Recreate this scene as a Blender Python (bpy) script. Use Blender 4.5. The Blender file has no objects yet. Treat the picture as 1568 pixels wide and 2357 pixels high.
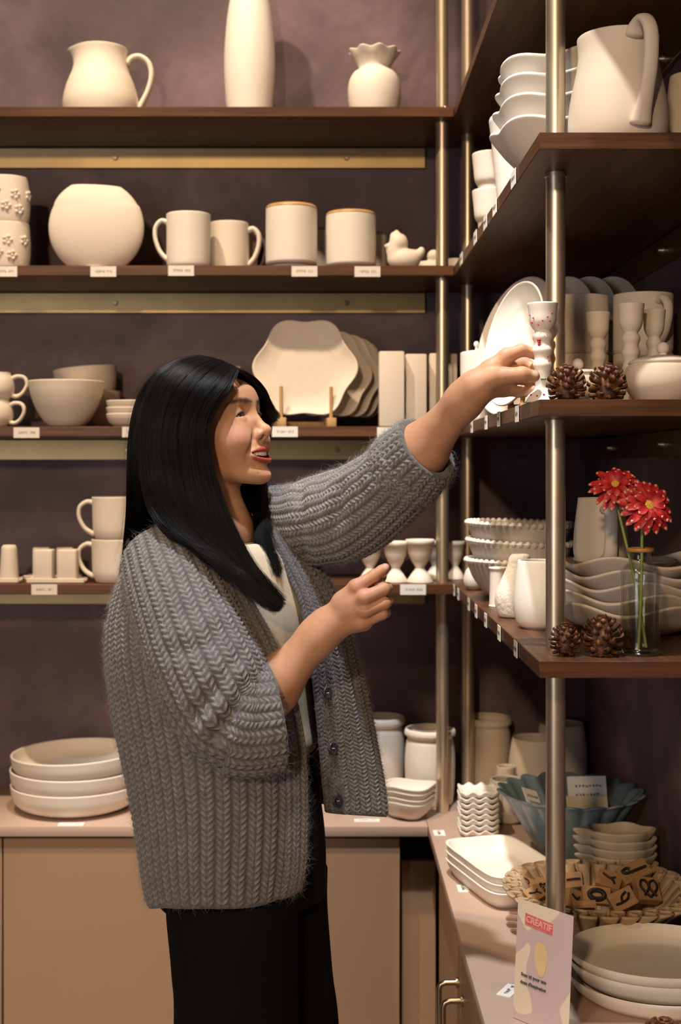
import bpy, bmesh, math, random
import numpy as np
from mathutils import Vector, Matrix, Euler

sc = bpy.context.scene
COL = sc.collection
PI = math.pi
# ---------------------------------------------------------------- camera
F, VX, VY, CZ = 3000.0, 750.0, 1076.0, 1.45     # focal length in px, vanishing point, eye height
cam = bpy.data.cameras.new('camera')
cam_ob = bpy.data.objects.new('camera', cam)
COL.objects.link(cam_ob)
cam_ob.location = (0, 0, CZ)
cam_ob.rotation_euler = (PI/2, 0, 0)
cam.sensor_fit = 'VERTICAL'
cam.sensor_height = 36.0
cam.lens = F/2357*36.0
cam.shift_x = (784-VX)/2357
cam.shift_y = -(1178.5-VY)/2357
cam.clip_start = 0.05
cam.dof.use_dof = True
cam.dof.focus_distance = 2.08
cam.dof.aperture_fstop = 4.8
sc.camera = cam_ob
# ---------------------------------------------------------------- colour management, world
sc.view_settings.view_transform = 'Standard'
sc.view_settings.look = 'None'
sc.view_settings.gamma = 1.0
sc.view_settings.use_curve_mapping = False
sc.view_settings.exposure = 0.74
sc.cycles.use_denoising = True
sc.cycles.max_bounces = 7
sc.cycles.diffuse_bounces = 3
sc.cycles.glossy_bounces = 3
sc.cycles.transmission_bounces = 7
sc.cycles.transparent_max_bounces = 8
sc.cycles.caustics_reflective = False
sc.cycles.caustics_refractive = False
sc.cycles.sample_clamp_indirect = 4.0
w = bpy.data.worlds.new('world'); sc.world = w; w.use_nodes = True
w.node_tree.nodes['Background'].inputs[0].default_value = (1.0, 0.73, 0.48, 1)
w.node_tree.nodes['Background'].inputs[1].default_value = 0.085
# ---------------------------------------------------------------- lamps of the shop ceiling (track spots)
def spot(loc, target, power, color, size_deg, radius, blend=0.5):
    l = bpy.data.lights.new('track_spot', 'SPOT')
    l.energy = power; l.color = color; l.spot_size = math.radians(size_deg)
    l.spot_blend = blend; l.shadow_soft_size = radius
    o = bpy.data.objects.new('track_spot', l); COL.objects.link(o)
    o.location = loc
    d = Vector(target)-Vector(loc)
    o.rotation_euler = d.to_track_quat('-Z', 'Y').to_euler()
    return o
WARM = (1.0, 0.66, 0.35)
MID = (1.0, 0.76, 0.50)
COOL = (0.93, 0.94, 1.0)
spot((-1.10, 1.80, 4.50), (-0.50, 3.20, 1.9), 200, (1.0, 0.78, 0.56), 52, 0.05, 0.6)
spot((-0.15, 1.80, 4.50), (0.05, 3.20, 1.4), 140, (1.0, 0.76, 0.52), 46, 0.05, 0.6)
spot((-0.14, 1.35, 4.50), (0.16, 2.25, 1.2), 300, (0.86, 0.92, 1.0), 36, 0.05, 0.4)
spot((-0.80, 1.15, 4.50), (0.46, 2.10, 1.98), 260, (1.0, 0.90, 0.76), 17, 0.05, 0.5)
spot((-0.85, -0.3, 3.55), (-0.50, 2.6, 0.6), 34, WARM, 52, 0.12, 0.7)
spot((-0.80, -1.90, 2.75), (0.38, 2.6, 1.1), 140, (1.0, 0.70, 0.43), 58, 0.10, 0.6)
# daylight from the shop window behind the viewer
wl_ = bpy.data.lights.new('shop_window_light', 'AREA'); wl_.shape = 'RECTANGLE'; wl_.size = 1.3; wl_.size_y = 1.7
wl_.energy = 21; wl_.color = (0.93, 0.91, 0.96)
wo = bpy.data.objects.new('shop_window_light', wl_); COL.objects.link(wo); wo.location = (-2.1, -1.7, 1.55)
wo.rotation_euler = (Vector((0.45, 2.5, 1.05))-Vector(wo.location)).to_track_quat('-Z', 'Y').to_euler()

# ---------------------------------------------------------------- helpers
def S(px, Y): return px*Y/F
def XX(px, Y): return (px-VX)*Y/F
def ZZ(py, Y): return CZ-(py-VY)*Y/F
def P(px, py, Y): return Vector((XX(px, Y), Y, ZZ(py, Y)))

def mk(name, verts, faces, mat=None, parent=None, loc=None, rot=None, smooth=True, sharp=None):
    me = bpy.data.meshes.new(name)
    v = np.asarray(verts, dtype=np.float32).reshape(-1, 3)
    if isinstance(faces, np.ndarray):
        n, k = faces.shape
        me.vertices.add(len(v)); me.vertices.foreach_set('co', v.ravel())
        me.loops.add(n*k); me.loops.foreach_set('vertex_index', faces.astype(np.int32).ravel())
        me.polygons.add(n); me.polygons.foreach_set('loop_start', np.arange(0, n*k, k, dtype=np.int32))
        try: me.polygons.foreach_set('loop_total', np.full(n, k, dtype=np.int32))
        except Exception: pass
    else:
        me.from_pydata([tuple(map(float, q)) for q in v], [], [tuple(int(i) for i in f) for f in faces])
    me.update(calc_edges=True); me.validate()
    if smooth:
        me.polygons.foreach_set('use_smooth', np.ones(len(me.polygons), dtype=bool))
    if sharp is not None:
        me.set_sharp_from_angle(angle=math.radians(sharp))
    o = bpy.data.objects.new(name, me); COL.objects.link(o)
    if mat is not None: me.materials.append(mat)
    if parent is not None: o.parent = parent
    if loc is not None: o.location = loc
    if rot is not None: o.rotation_euler = rot
    return o

def tag(o, label=None, cat=None, group=None, kind=None):
    if label: o['label'] = label
    if cat: o['category'] = cat
    if group: o['group'] = group
    if kind: o['kind'] = kind
    return o

def empty(name, loc=(0, 0, 0), rotz=0.0, label=None, cat=None, group=None):
    o = bpy.data.objects.new(name, None); COL.objects.link(o)
    o.location = loc; o.rotation_euler = (0, 0, rotz); o.empty_display_size = 0.03
    return tag(o, label, cat, group)

def dup(o, loc=None, rotz=None, label=None, rot=None, group=None):
    def cp(q, par):
        c = q.copy(); COL.objects.link(c)
        if par is not None: c.parent = par
        for ch in list(q.children): cp(ch, c)
        return c
    c = cp(o, None)
    if loc is not None: c.location = loc
    if rotz is not None: c.rotation_euler = (0, 0, rotz)
    if rot is not None: c.rotation_euler = rot
    if label: c['label'] = label
    if group: c['group'] = group
    return c

class MB:
    """collects shapes into one mesh"""
    def __init__(s): s.v = []; s.f = []
    def add(s, v, f, M=None):
        b = len(s.v)
        for q in v:
            q = Vector(q)
            s.v.append(M @ q if M is not None else q)
        s.f += [tuple(i+b for i in ff) for ff in f]
    def box(s, c, d, M=None, bev=0.0, seg=2):
        bm = bmesh.new(); bmesh.ops.create_cube(bm, size=1.0)
        for v in bm.verts: v.co = Vector((v.co.x*d[0], v.co.y*d[1], v.co.z*d[2]))
        if bev > 0:
            bmesh.ops.bevel(bm, geom=bm.edges[:], offset=bev, segments=seg, profile=0.5, affect='EDGES')
        bm.verts.ensure_lookup_table()
        vv = [v.co+Vector(c) for v in bm.verts]
        ff = [[v.index for v in f.verts] for f in bm.faces]
        bm.free(); s.add(vv, ff, M)
    def cyl(s, a, b, r, n=16, r2=None, cap=True):
        v, f = tube_data([a, b], [r, r if r2 is None else r2], n, cap); s.add(v, f)
    def tube(s, pts, r, n=12, cap=True, sec=None):
        v, f = tube_data(pts, r, n, cap, sec); s.add(v, f)
    def ball(s, c, r, n=12, sc_=(1, 1, 1)):
        v = []; f = []
        m = n//2
        for i in range(m+1):
            t = PI*i/m
            for j in range(n):
                p = 2*PI*j/n
                v.append(Vector((c[0]+r*sc_[0]*math.sin(t)*math.cos(p), c[1]+r*sc_[1]*math.sin(t)*math.sin(p), c[2]+r*sc_[2]*math.cos(t))))
        for i in range(m):
            for j in range(n):
                f.append((i*n+j, (i+1)*n+j, (i+1)*n+(j+1) % n, i*n+(j+1) % n))
        s.add(v, f)
    def build(s, name, mat, parent=None, loc=None, rot=None, smooth=True, sharp=40):
        return mk(name, [tuple(q) for q in s.v], s.f, mat, parent, loc, rot, smooth, sharp)

def tube_data(pts, r, n=12, cap=True, sec=None):
    """tube along a polyline, parallel transport frames; sec=(a,b) scales of the section"""
    pts = [Vector(p) for p in pts]; m = len(pts)
    if not hasattr(r, '__len__'): r = [r]*m
    v = []; f = []
    tan = []
    for i in range(m):
        a = pts[max(i-1, 0)]; b = pts[min(i+1, m-1)]
        tan.append((b-a).normalized())
    up = Vector((0, 0, 1))
    if abs(tan[0].dot(up)) > 0.95: up = Vector((0, 1, 0))
    nrm = (up-tan[0]*up.dot(tan[0])).normalized()
    for i in range(m):
        if i:
            nrm = (nrm-tan[i]*nrm.dot(tan[i])).normalized()
        bn = tan[i].cross(nrm)
        sa, sb = sec if sec else (1, 1)
        for j in range(n):
            t = 2*PI*j/n
            v.append(pts[i]+nrm*(r[i]*sa*math.cos(t))+bn*(r[i]*sb*math.sin(t)))
    for i in range(m-1):
        for j in range(n):
            f.append((i*n+j, i*n+(j+1) % n, (i+1)*n+(j+1) % n, (i+1)*n+j))
    if cap:
        f.append(tuple(range(n-1, -1, -1))); f.append(tuple(range((m-1)*n, m*n)))
    return v, f

def crv(pts, n=40):
    """Catmull-Rom resample of a list of tuples (any dimension)"""
    p = [np.array(q, dtype=float) for q in pts]
    p = [2*p[0]-p[1]]+p+[2*p[-1]-p[-2]]
    d = [0.0]
    for a, b in zip(p[1:-2], p[2:-1]): d.append(d[-1]+max(np.linalg.norm(b-a), 1e-9))
    out = []
    for t in np.linspace(0, d[-1], n):
        i = min(max(np.searchsorted(d, t, side='right')-1, 0), len(d)-2)
        u = (t-d[i])/(d[i+1]-d[i])
        a, b, c, e = p[i], p[i+1], p[i+2], p[i+3]
        out.append(0.5*((2*b)+(-a+c)*u+(2*a-5*b+4*c-e)*u*u+(-a+3*b-3*c+e)*u**3))
    return np.array(out)

def lathe_data(prof, seg=48, mod=None):
    prof = np.asarray(prof, float); m = len(prof)
    th = np.linspace(0, 2*PI, seg, endpoint=False)
    v = np.zeros((m, seg, 3))
    s = np.linspace(0, 1, m)
    for i, (r, z) in enumerate(prof):
        if mod is None:
            v[i, :, 0] = r*np.cos(th); v[i, :, 1] = r*np.sin(th); v[i, :, 2] = z
        else:
            x, y, zz = mod(th, r, z)
            v[i, :, 0] = x; v[i, :, 1] = y; v[i, :, 2] = zz
    idx = np.arange(m*seg).reshape(m, seg)
    a = idx[:-1]; b = idx[1:]
    f = np.stack([a, np.roll(a, -1, 1), np.roll(b, -1, 1), b], -1).reshape(-1, 4)
    return v.reshape(-1, 3), f

def wall_profile(outer, t, n=34, foot=0.0):
    """outer: normalised-by-caller (r,z) from the base edge up to the rim. Returns closed vessel profile."""
    o = crv(outer, n) if n else np.array(outer, float)
    tan = np.gradient(o, axis=0); tan /= np.linalg.norm(tan, axis=1)[:, None]+1e-12
    nin = np.stack([-tan[:, 1], tan[:, 0]], 1)          # points inward for an upward profile
    inn = o+nin*t
    inn[:, 0] = np.maximum(inn[:, 0], 0.001)
    keep = inn[:, 1] > t*1.05+o[0, 1]
    keep[-1] = True
    inn = inn[keep]
    r0, z0 = o[0]
    bev = min(0.003, t*0.7)
    pr = [(0.0005, z0+0.001), (max(r0-bev*2.2, 0.001), z0+0.001), (max(r0-bev, 0.001), z0), (r0-bev*0.3, z0+bev*0.2)]
    o2 = o.copy(); o2[0, 1] += bev
    pr += [tuple(q) for q in o2]
    # rounded rim
    c = (o[-1]+inn[-1])/2; d = (o[-1]-inn[-1])/2; u = tan[-1]*np.linalg.norm(d)
    for k in (30, 60, 90, 120, 150):
        a = math.radians(k); pr.append(tuple(c+d*math.cos(a)+u*math.sin(a)))
    pr += [tuple(q) for q in inn[::-1]]
    rb = inn[0, 0]
    pr += [(rb*0.9, z0+t), (rb*0.5, z0+t*0.98), (0.0005, z0+t*0.98)]
    return np.array(pr)

def vessel(name, outer, t, mat, seg=56, mod=None, parent=None, loc=None, rot=None, n=34):
    v, f = lathe_data(wall_profile(outer, t, n), seg, mod)
    return mk(name, v, f, mat, parent, loc, rot)

def solid(name, prof, mat, seg=40, mod=None, parent=None, loc=None, rot=None, n=0):
    pr = crv(prof, n) if n else prof
    v, f = lathe_data(pr, seg, mod)
    return mk(name, v, f, mat, parent, loc, rot)

def handle(name, pts, r, mat, parent, sec=(1.0, 1.5), n=26, taper=None):
    """pts in the (radial x, z) plane"""
    c = crv([(a, b) for a, b in pts], n)
    rr = [r*(1+0.25*abs(2*i/(n-1)-1)**3) if taper is None else r*taper(i/(n-1)) for i in range(n)]
    v = []; f = []; m = 14
    tan = np.gradient(c, axis=0); tan /= np.linalg.norm(tan, axis=1)[:, None]
    for i in range(n):
        nx, nz = -tan[i, 1], tan[i, 0]
        for j in range(m):
            a = 2*PI*j/m
            v.append((c[i, 0]+nx*rr[i]*sec[0]*math.cos(a), rr[i]*sec[1]*math.sin(a), c[i, 1]+nz*rr[i]*sec[0]*math.cos(a)))
    for i in range(n-1):
        for j in range(m):
            f.append((i*m+j, i*m+(j+1) % m, (i+1)*m+(j+1) % m, (i+1)*m+j))
    f.append(tuple(range(m-1, -1, -1))); f.append(tuple(range((n-1)*m, n*m)))
    return mk(name, v, f, mat, parent)

# ---------------------------------------------------------------- materials
def newmat(name):
    m = bpy.data.materials.new(name); m.use_nodes = True
    nt = m.node_tree; b = nt.nodes['Principled BSDF']
    return m, nt, b
def nd(nt, t, **k):
    n = nt.nodes.new(t)
    for a, q in k.items(): setattr(n, a, q)
    return n
def ramp(nt, stops):
    r = nd(nt, 'ShaderNodeValToRGB')
    el = r.color_ramp.elements
    while len(el) < len(stops): el.new(0.5)
    for e, (p, c) in zip(el, stops):
        e.position = p; e.color = (*c, 1)
    return r
def texco(nt, scale=(1, 1, 1), rot=(0, 0, 0), kind='Object'):
    t = nd(nt, 'ShaderNodeTexCoord'); m = nd(nt, 'ShaderNodeMapping')
    m.inputs['Scale'].default_value = scale; m.inputs['Rotation'].default_value = rot
    nt.links.new(t.outputs[kind], m.inputs[0]); return m
def noise(nt, co, scale, detail=4, rough=0.55, dist=0.0):
    n = nd(nt, 'ShaderNodeTexNoise')
    n.inputs['Scale'].default_value = scale; n.inputs['Detail'].default_value = detail
    n.inputs['Roughness'].default_value = rough; n.inputs['Distortion'].default_value = dist
    nt.links.new(co.outputs[0], n.inputs['Vector']); return n
def bump(nt, b, fac, strength, dist):
    bp = nd(nt, 'ShaderNodeBump'); bp.inputs['Strength'].default_value = strength; bp.inputs['Distance'].default_value = dist
    nt.links.new(fac, bp.inputs['Height']); nt.links.new(bp.outputs[0], b.inputs['Normal']); return bp

def mat_flat(name, col, rough=0.6, metal=0.0, spec=0.5, var=0.06, nscale=30, bs=0.0):
    m, nt, b = newmat(name)
    co = texco(nt); n = noise(nt, co, nscale)
    lo = tuple(max(0, c*(1-var)) for c in col); hi = tuple(min(1, c*(1+var)) for c in col)
    r = ramp(nt, [(0.3, lo), (0.7, hi)])
    nt.links.new(n.outputs[0], r.inputs[0]); nt.links.new(r.outputs[0], b.inputs['Base Color'])
    b.inputs['Roughness'].default_value = rough; b.inputs['Metallic'].default_value = metal
    b.inputs['Specular IOR Level'].default_value = spec
    if bs: bump(nt, b, n.outputs[0], bs, 0.002)
    return m
def mat_wood(name, dark, light, axis, rough=0.42, scale=1.0):
    m, nt, b = newmat(name)
    sc3 = [22*scale, 22*scale, 22*scale]; sc3['xyz'.index(axis)] = 1.1*scale
    co = texco(nt, sc3); n = noise(nt, co, 1.6, 6, 0.6, 0.6)
    sc4 = [150*scale]*3; sc4['xyz'.index(axis)] = 4*scale
    co2 = texco(nt, sc4); n2 = noise(nt, co2, 1.5, 3, 0.6)
    mx = nd(nt, 'ShaderNodeMix'); mx.inputs[0].default_value = 0.42
    nt.links.new(n.outputs[0], mx.inputs[2]); nt.links.new(n2.outputs[0], mx.inputs[3])
    r = ramp(nt, [(0.32, dark), (0.5, tuple((a+c)/2 for a, c in zip(dark, light))), (0.68, light)])
    nt.links.new(mx.outputs[0], r.inputs[0]); nt.links.new(r.outputs[0], b.inputs['Base Color'])
    b.inputs['Roughness'].default_value = rough; b.inputs['Specular IOR Level'].default_value = 0.28
    bump(nt, b, n2.outputs[0], 0.12, 0.001)
    return m
M = {}
M['bisque'] = mat_flat('bisque_ceramic', (0.78, 0.69, 0.585), 0.62, var=0.025, nscale=14, bs=0.02)
M['bisque_white'] = mat_flat('white_bisque', (0.82, 0.765, 0.69), 0.55, var=0.02, nscale=14, bs=0.02)
M['gold'] = mat_flat('amber_glazed_rim', (0.50, 0.27, 0.07), 0.35, var=0.25, nscale=40)
M['speckle'] = mat_flat('pebbled_bisque', (0.78, 0.70, 0.60), 0.7, var=0.06, nscale=160, bs=0.9)
M['tan_leaf'] = mat_flat('tan_stoneware', (0.52, 0.42, 0.29), 0.6, var=0.1, nscale=25)
M['tan_ruffle'] = mat_flat('tan_bisque', (0.50, 0.36, 0.215), 0.6, var=0.10, nscale=20)
M['steel'] = mat_flat('brushed_steel_post', (0.74, 0.62, 0.46), 0.36, 0.9, var=0.04)
M['brass'] = mat_flat('brass_rail', (0.47, 0.34, 0.165), 0.42, 0.85, var=0.10, nscale=9)
M['bolt'] = mat_flat('bolt_metal', (0.35, 0.28, 0.2), 0.3, 1.0)
M['handle'] = mat_flat('bronzed_handle', (0.52, 0.42, 0.30), 0.30, 1.0)
M['paper'] = mat_flat('paper', (0.82, 0.78, 0.72), 0.8, var=0.02)
M['ink'] = mat_flat('pencil_ink', (0.10, 0.09, 0.08), 0.8)
M['walnut_x'] = mat_wood('walnut_lengthwise', (0.034, 0.013, 0.006), (0.160, 0.066, 0.028), 'x')
M['walnut_y'] = mat_wood('walnut_side', (0.034, 0.013, 0.006), (0.160, 0.066, 0.028), 'y')
M['pine'] = mat_wood('light_wood', (0.45, 0.27, 0.11), (0.66, 0.44, 0.21), 'z', 0.5, 2.0)
M['cab'] = mat_flat('cabinet_laminate', (0.36, 0.225, 0.130), 0.5, var=0.02, nscale=5)
M['counter'] = mat_flat('counter_laminate', (0.50, 0.355, 0.275), 0.42, var=0.02, nscale=5)

# ---------------------------------------------------------------- the room
YW, XW, XL, H_ROOM = 3.42, 0.68, -2.6, 4.60
def plaster():
    m, nt, b = newmat('aubergine_limewash')
    co = texco(nt); n = noise(nt, co, 2.4, 5, 0.62, 0.6); n2 = noise(nt, co, 7.0, 4, 0.6, 0.3)
    r = ramp(nt, [(0.25, (0.064, 0.039, 0.047)), (0.45, (0.115, 0.071, 0.082)), (0.60, (0.185, 0.123, 0.145)), (0.78, (0.150, 0.078, 0.080))])
    r2 = ramp(nt, [(0.3, (0.72, 0.72, 0.74)), (0.7, (1.12, 1.1, 1.08))])
    mx = nd(nt, 'ShaderNodeMix', data_type='RGBA', blend_type='MULTIPLY'); mx.inputs[0].default_value = 1
    nt.links.new(n.outputs[0], r.inputs[0]); nt.links.new(n2.outputs[0], r2.inputs[0])
    nt.links.new(r.outputs[0], mx.inputs[6]); nt.links.new(r2.outputs[0], mx.inputs[7])
    nt.links.new(mx.outputs[2], b.inputs['Base Color'])
    b.inputs['Roughness'].default_value = 0.62
    bump(nt, b, n2.outputs[0], 0.15, 0.004)
    return m
M['plaster'] = plaster()
M['floor'] = mat_wood('floor_boards', (0.16, 0.10, 0.06), (0.30, 0.20, 0.12), 'y', 0.5, 0.5)
M['ceiling'] = mat_flat('ceiling_paint', (0.55, 0.50, 0.46), 0.9)
def slab(name, lo, hi, mat):
    b = MB(); c = [(a+d)/2 for a, d in zip(lo, hi)]; b.box(c, [d-a for a, d in zip(lo, hi)])
    return tag(b.build(name, mat, smooth=False, sharp=None), kind='structure')
slab('floor', (XL, -2.2, -0.08), (XW, YW, 0.0), M['floor'])
slab('ceiling', (XL, -2.2, H_ROOM), (XW+0.1, YW+0.1, H_ROOM+0.08), M['ceiling'])
slab('wall_back', (XL, YW, 0.0), (XW+0.1, YW+0.1, H_ROOM), M['plaster'])
slab('wall_right', (XW, -2.2, 0.0), (XW+0.1, YW, H_ROOM), M['plaster'])
slab('wall_left', (XL-0.1, -2.2, 0.0), (XL, YW+0.1, H_ROOM), M['plaster'])

# ---------------------------------------------------------------- shelves
ZA, ZB, ZC, ZD, ZK = 2.311, 1.932, 1.548, 1.171, 0.614
TH = 0.024
XE, YE, YN = 0.306, 3.11, 1.875          # front edge of the side boards, of the back boards, near end of the side boards
SHELF_X0 = -1.35
for nm, z, lb in (('top', ZA, 'highest'), ('b', ZB, 'second highest'), ('c', ZC, 'third highest'), ('d', ZD, 'lowest')):
    b = MB(); b.box(((SHELF_X0+XE)/2, (YE+YW)/2, z-TH/2), (XE-SHELF_X0, YW-YE, TH), bev=0.0012, seg=1)
    tag(b.build('back_shelf', M['walnut_x']), f'{lb} walnut shelf board along the back wall', 'shelf', 'walnut boards on the back wall')
    y0 = 1.30 if nm == 'top' else YN
    b = MB(); b.box(((XE+XW)/2+0.0006, (y0+YW)/2, z-TH/2), (XW-XE-0.0012, YW-y0, TH), bev=0.0012, seg=1)
    so = tag(b.build('side_shelf', M['walnut_y']), f'{lb} walnut shelf board along the right wall', 'shelf', 'walnut boards on the right wall')
    b = MB(); b.box(((XE+XW)/2+0.0006, y0-0.0004, z-TH/2), (XW-XE-0.002, 0.0008, TH-0.0006)); b.build('end_edge', M['walnut_x'], so, smooth=False, sharp=None)
# wall rails under the boards
for z, lb, xs in ((ZA, 'highest', (-0.55, 0.055)), (ZB, 'second highest', (-0.55, 0.055)), (ZC, 'third highest', (-0.52, 0.03)), (ZD, 'lowest', (-0.5, 0.05))):
    zz = z-TH-0.002-0.026
    b = MB(); b.box(((SHELF_X0+0.26)/2, YW-0.006, zz), (0.26-SHELF_X0, 0.012, 0.052), bev=0.001, seg=1)
    r = tag(b.build('wall_rail', M['brass']), f'brass strip rail on the back wall under the {lb} shelf', 'rail', 'brass rails on the back wall')
    for x in xs:
        b = MB(); b.cyl((x, YW-0.012, zz), (x, YW-0.019, zz), 0.007, 12, 0.005); b.build('bolt', M['bolt'], r)
    b = MB(); b.box((XW-0.006, (YN+0.12+YW)/2, zz), (0.012, YW-YN-0.12, 0.052), bev=0.001, seg=1)
    r = tag(b.build('wall_rail', M['bolt']), f'metal strip rail coloured dark for shade on the right wall under the {lb} shelf', 'rail', 'shade-darkened rails on the right wall')  # darker metal puts the shade on these rails into their colour
    for y in (2.27, 2.58, 3.05):
        b = MB(); b.cyl((XW-0.012, y, zz), (XW-0.022, y, zz), 0.008, 12, 0.005); b.build('bolt', M['steel'], r)
# posts
def post(x, y, z0, z1, lb):
    b = MB(); b.cyl((x, y, z0), (x, y, z1), 0.0152, 40)
    o = tag(b.build('shelf_post', M['steel'], sharp=60), lb, 'post', 'steel posts of the shelving')
    for z in (ZA, ZB, ZC, ZD):
        b = MB(); b.cyl((x, y, z-TH-0.006), (x, y, z-TH), 0.017, 24); b.build('collar', M['steel'], o, sharp=60)
    return o
post(0.283, 3.165, ZK, H_ROOM, 'steel post at the right end of the back shelves')
post(0.358, 3.284, ZK, H_ROOM, 'steel post at the far corner of the side shelves')
post(0.358, 2.03, ZK, H_ROOM, 'steel post at the near end of the side shelves')
# small screw on the top board
b = MB(); b.ball((0.287, 3.135, ZA+0.004), 0.005); tag(b.build('shelf_screw', M['steel']), 'small shiny screw head on the top back shelf near the corner', 'screw')

# ---------------------------------------------------------------- base cabinets and worktops
XK, YK = 0.238, 3.035
b = MB(); b.box(((SHELF_X0+XK)/2, (YK+YW)/2, ZK-0.012), (XK-SHELF_X0, YW-YK, 0.024), bev=0.0015)
tag(b.build('worktop', M['counter']), 'beige laminate worktop under the back shelves', 'worktop')
b = MB(); b.box(((XK+XW)/2+0.0005, (1.2+YW)/2, ZK-0.012), (XW-XK-0.001, YW-1.2, 0.024), bev=0.0015)
tag(b.build('worktop', M['counter']), 'pinkish beige laminate worktop along the right wall', 'worktop')
def cabinet(name, label, x0, x1, yf, doors, group):
    e = empty(name, (0, 0, 0), 0, label, 'cabinet', group)
    b = MB(); b.box(((x0+x1)/2, (yf+0.02+YW)/2, (ZK-0.024+0.06)/2), (x1-x0-0.002, YW-yf-0.03, ZK-0.024-0.06)); b.build('body', M['cab'], e, smooth=False, sharp=None)
    for a, c in doors:
        b = MB(); b.box(((a+c)/2, yf+0.009, (ZK-0.032+0.07)/2), (c-a-0.004, 0.018, ZK-0.032-0.07), bev=0.001, seg=1); b.build('door', M['cab'], e)
    return e
yf = YK+0.014
X5 = XX(6, yf)
cabinet('base_cabinet', 'beige base cabinet behind the woman, wide plain door', X5, XX(462, yf), yf, [(X5, XX(462, yf))], 'base cabinets on the back wall')
cabinet('base_cabinet', 'beige base cabinet right of the woman next to the corner', XX(462, yf), XX(922, yf), yf, [(XX(462, yf), XX(922, yf))], 'base cabinets on the back wall')
cabinet('base_cabinet', 'beige base cabinet at the left edge of the photo', SHELF_X0, X5, yf, [(SHELF_X0, X5)], 'base cabinets on the back wall')
b = MB(); b.box(((XX(922, yf)+0.262)/2+0.002, yf+0.06, (ZK-0.10+0.0)/2), (0.262-XX(922, yf)-0.006, 0.018, ZK-0.10))
tag(b.build('corner_filler', M['cab'], smooth=False, sharp=None), 'recessed beige filler panel in the cabinet corner', 'filler panel')
def side_cab(y0, y1, label, hy):
    e = empty('side_cabinet', (0, 0, 0), 0, label, 'cabinet', 'base cabinets on the right wall')
    b = MB(); b.box(((XK+0.034+XW)/2, (y0+y1)/2, (ZK-0.024+0.06)/2), (XW-XK-0.034, y1-y0-0.002, ZK-0.024-0.06)); b.build('body', M['cab'], e, smooth=False, sharp=None)
    b = MB(); b.box((XK+0.023, (y0+y1)/2, (ZK-0.034+0.07)/2), (0.018, y1-y0-0.005, ZK-0.034-0.07), bev=0.001, seg=1)
    d = b.build('door', M['cab'], e)
    if hy is None: return
    x0 = XK+0.014; zt = 0.472; zb = zt-0.16; r = 0.0055; ext = 0.037
    pts = [(x0, hy, zt), (x0-ext+0.012, hy, zt), (x0-ext+0.0035, hy, zt-0.0035), (x0-ext, hy, zt-0.012), (x0-ext, hy, zb+0.012), (x0-ext+0.0035, hy, zb+0.0035), (x0-ext+0.012, hy, zb), (x0, hy, zb)]
    b = MB(); b.tube(pts, r, 14)
    for z in (zt, zb): b.cyl((x0, hy, z), (x0-0.005, hy, z), 0.010, 16)
    b.build('handle', M['handle'], d, sharp=50)
side_cab(2.437, 2.90, 'beige side cabinet with a bent metal pull, nearer the corner', 2.475)
side_cab(1.95, 2.435, 'beige side cabinet with a bent metal pull, farther from the corner', 2.39)
side_cab(1.25, 1.948, 'plain beige side cabinet at the near end of the worktop', None)
# ================================================================ pottery and things on the shelves
BQ, BW = M['bisque'], M['bisque_white']
def at(px, Y, z): return (XX(px, Y), Y, z)

# ---- generic mug: body + handle
MUG = [(0.80, 0), (0.90, 0.015), (0.965, 0.06), (0.985, 0.2), (0.99, 0.6), (1.0, 1.0)]
MUG_ROUND = [(0.62, 0), (0.80, 0.06), (0.93, 0.2), (0.99, 0.42), (1.0, 0.65), (0.97, 0.88), (0.98, 1.0)]
LOOP = [(0.93, 0.86), (1.22, 0.90), (1.48, 0.78), (1.50, 0.58), (1.33, 0.36), (1.12, 0.24), (0.92, 0.17)]
def mug(label, cat, loc, R, H, rotz, prof=MUG, loop=LOOP, hr=0.0055, mat=None, group=None, name='mug', hand=True, t=0.0038, rot=None):
    mat = mat or BQ
    e = empty(name, loc, rotz, label, cat, group)
    if rot is not None: e.rotation_euler = rot
    vessel('body', [(r*R, z*H) for r, z in prof], t, mat, parent=e)
    if hand: handle('handle', [(r*R, z*H) for r, z in loop], hr, mat, e)
    return e
def pot(name, label, cat, loc, R, H, prof, mat=None, group=None, t=0.004, mod=None, rot=None, seg=56, n=34):
    o = vessel(name, [(r*R, z*H) for r, z in prof], t, mat or BQ, seg, mod, None, loc, rot, n)
    return tag(o, label, cat, group)

# ================= top back shelf
Y = 3.26
e = empty('jug', at(232, Y, ZA), 0, 'cream pitcher with a big loop handle on the top back shelf', 'jug')
Rj, Hj = S(86, Y), 0.182
pj = [(0.80, 0), (0.92, 0.03), (1.0, 0.20), (0.99, 0.34), (0.90, 0.52), (0.76, 0.70), (0.70, 0.84), (0.70, 0.94), (0.72, 1.0)]
def jmod(th, r, z):
    k = max(0.0, min(1.0, (z/Hj-0.72)/0.28))
    a = np.exp(-((np.abs(np.angle(np.exp(1j*(th-PI)))))/0.42)**2)
    rr = r*(1+0.24*k*k*a)
    return rr*np.cos(th), rr*np.sin(th), z+0*th-0.002*k*a
vessel('body', [(r*Rj, z*Hj) for r, z in pj], 0.004, BQ, 72, jmod, e)
handle('handle', [(0.70*Rj, 0.80*Hj), (0.82*Rj, 0.89*Hj), (1.05*Rj, 0.915*Hj), (1.28*Rj, 0.83*Hj), (1.36*Rj, 0.66*Hj), (1.27*Rj, 0.45*Hj), (1.08*Rj, 0.25*Hj), (0.97*Rj, 0.14*Hj)], 0.0068, BQ, e)
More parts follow.
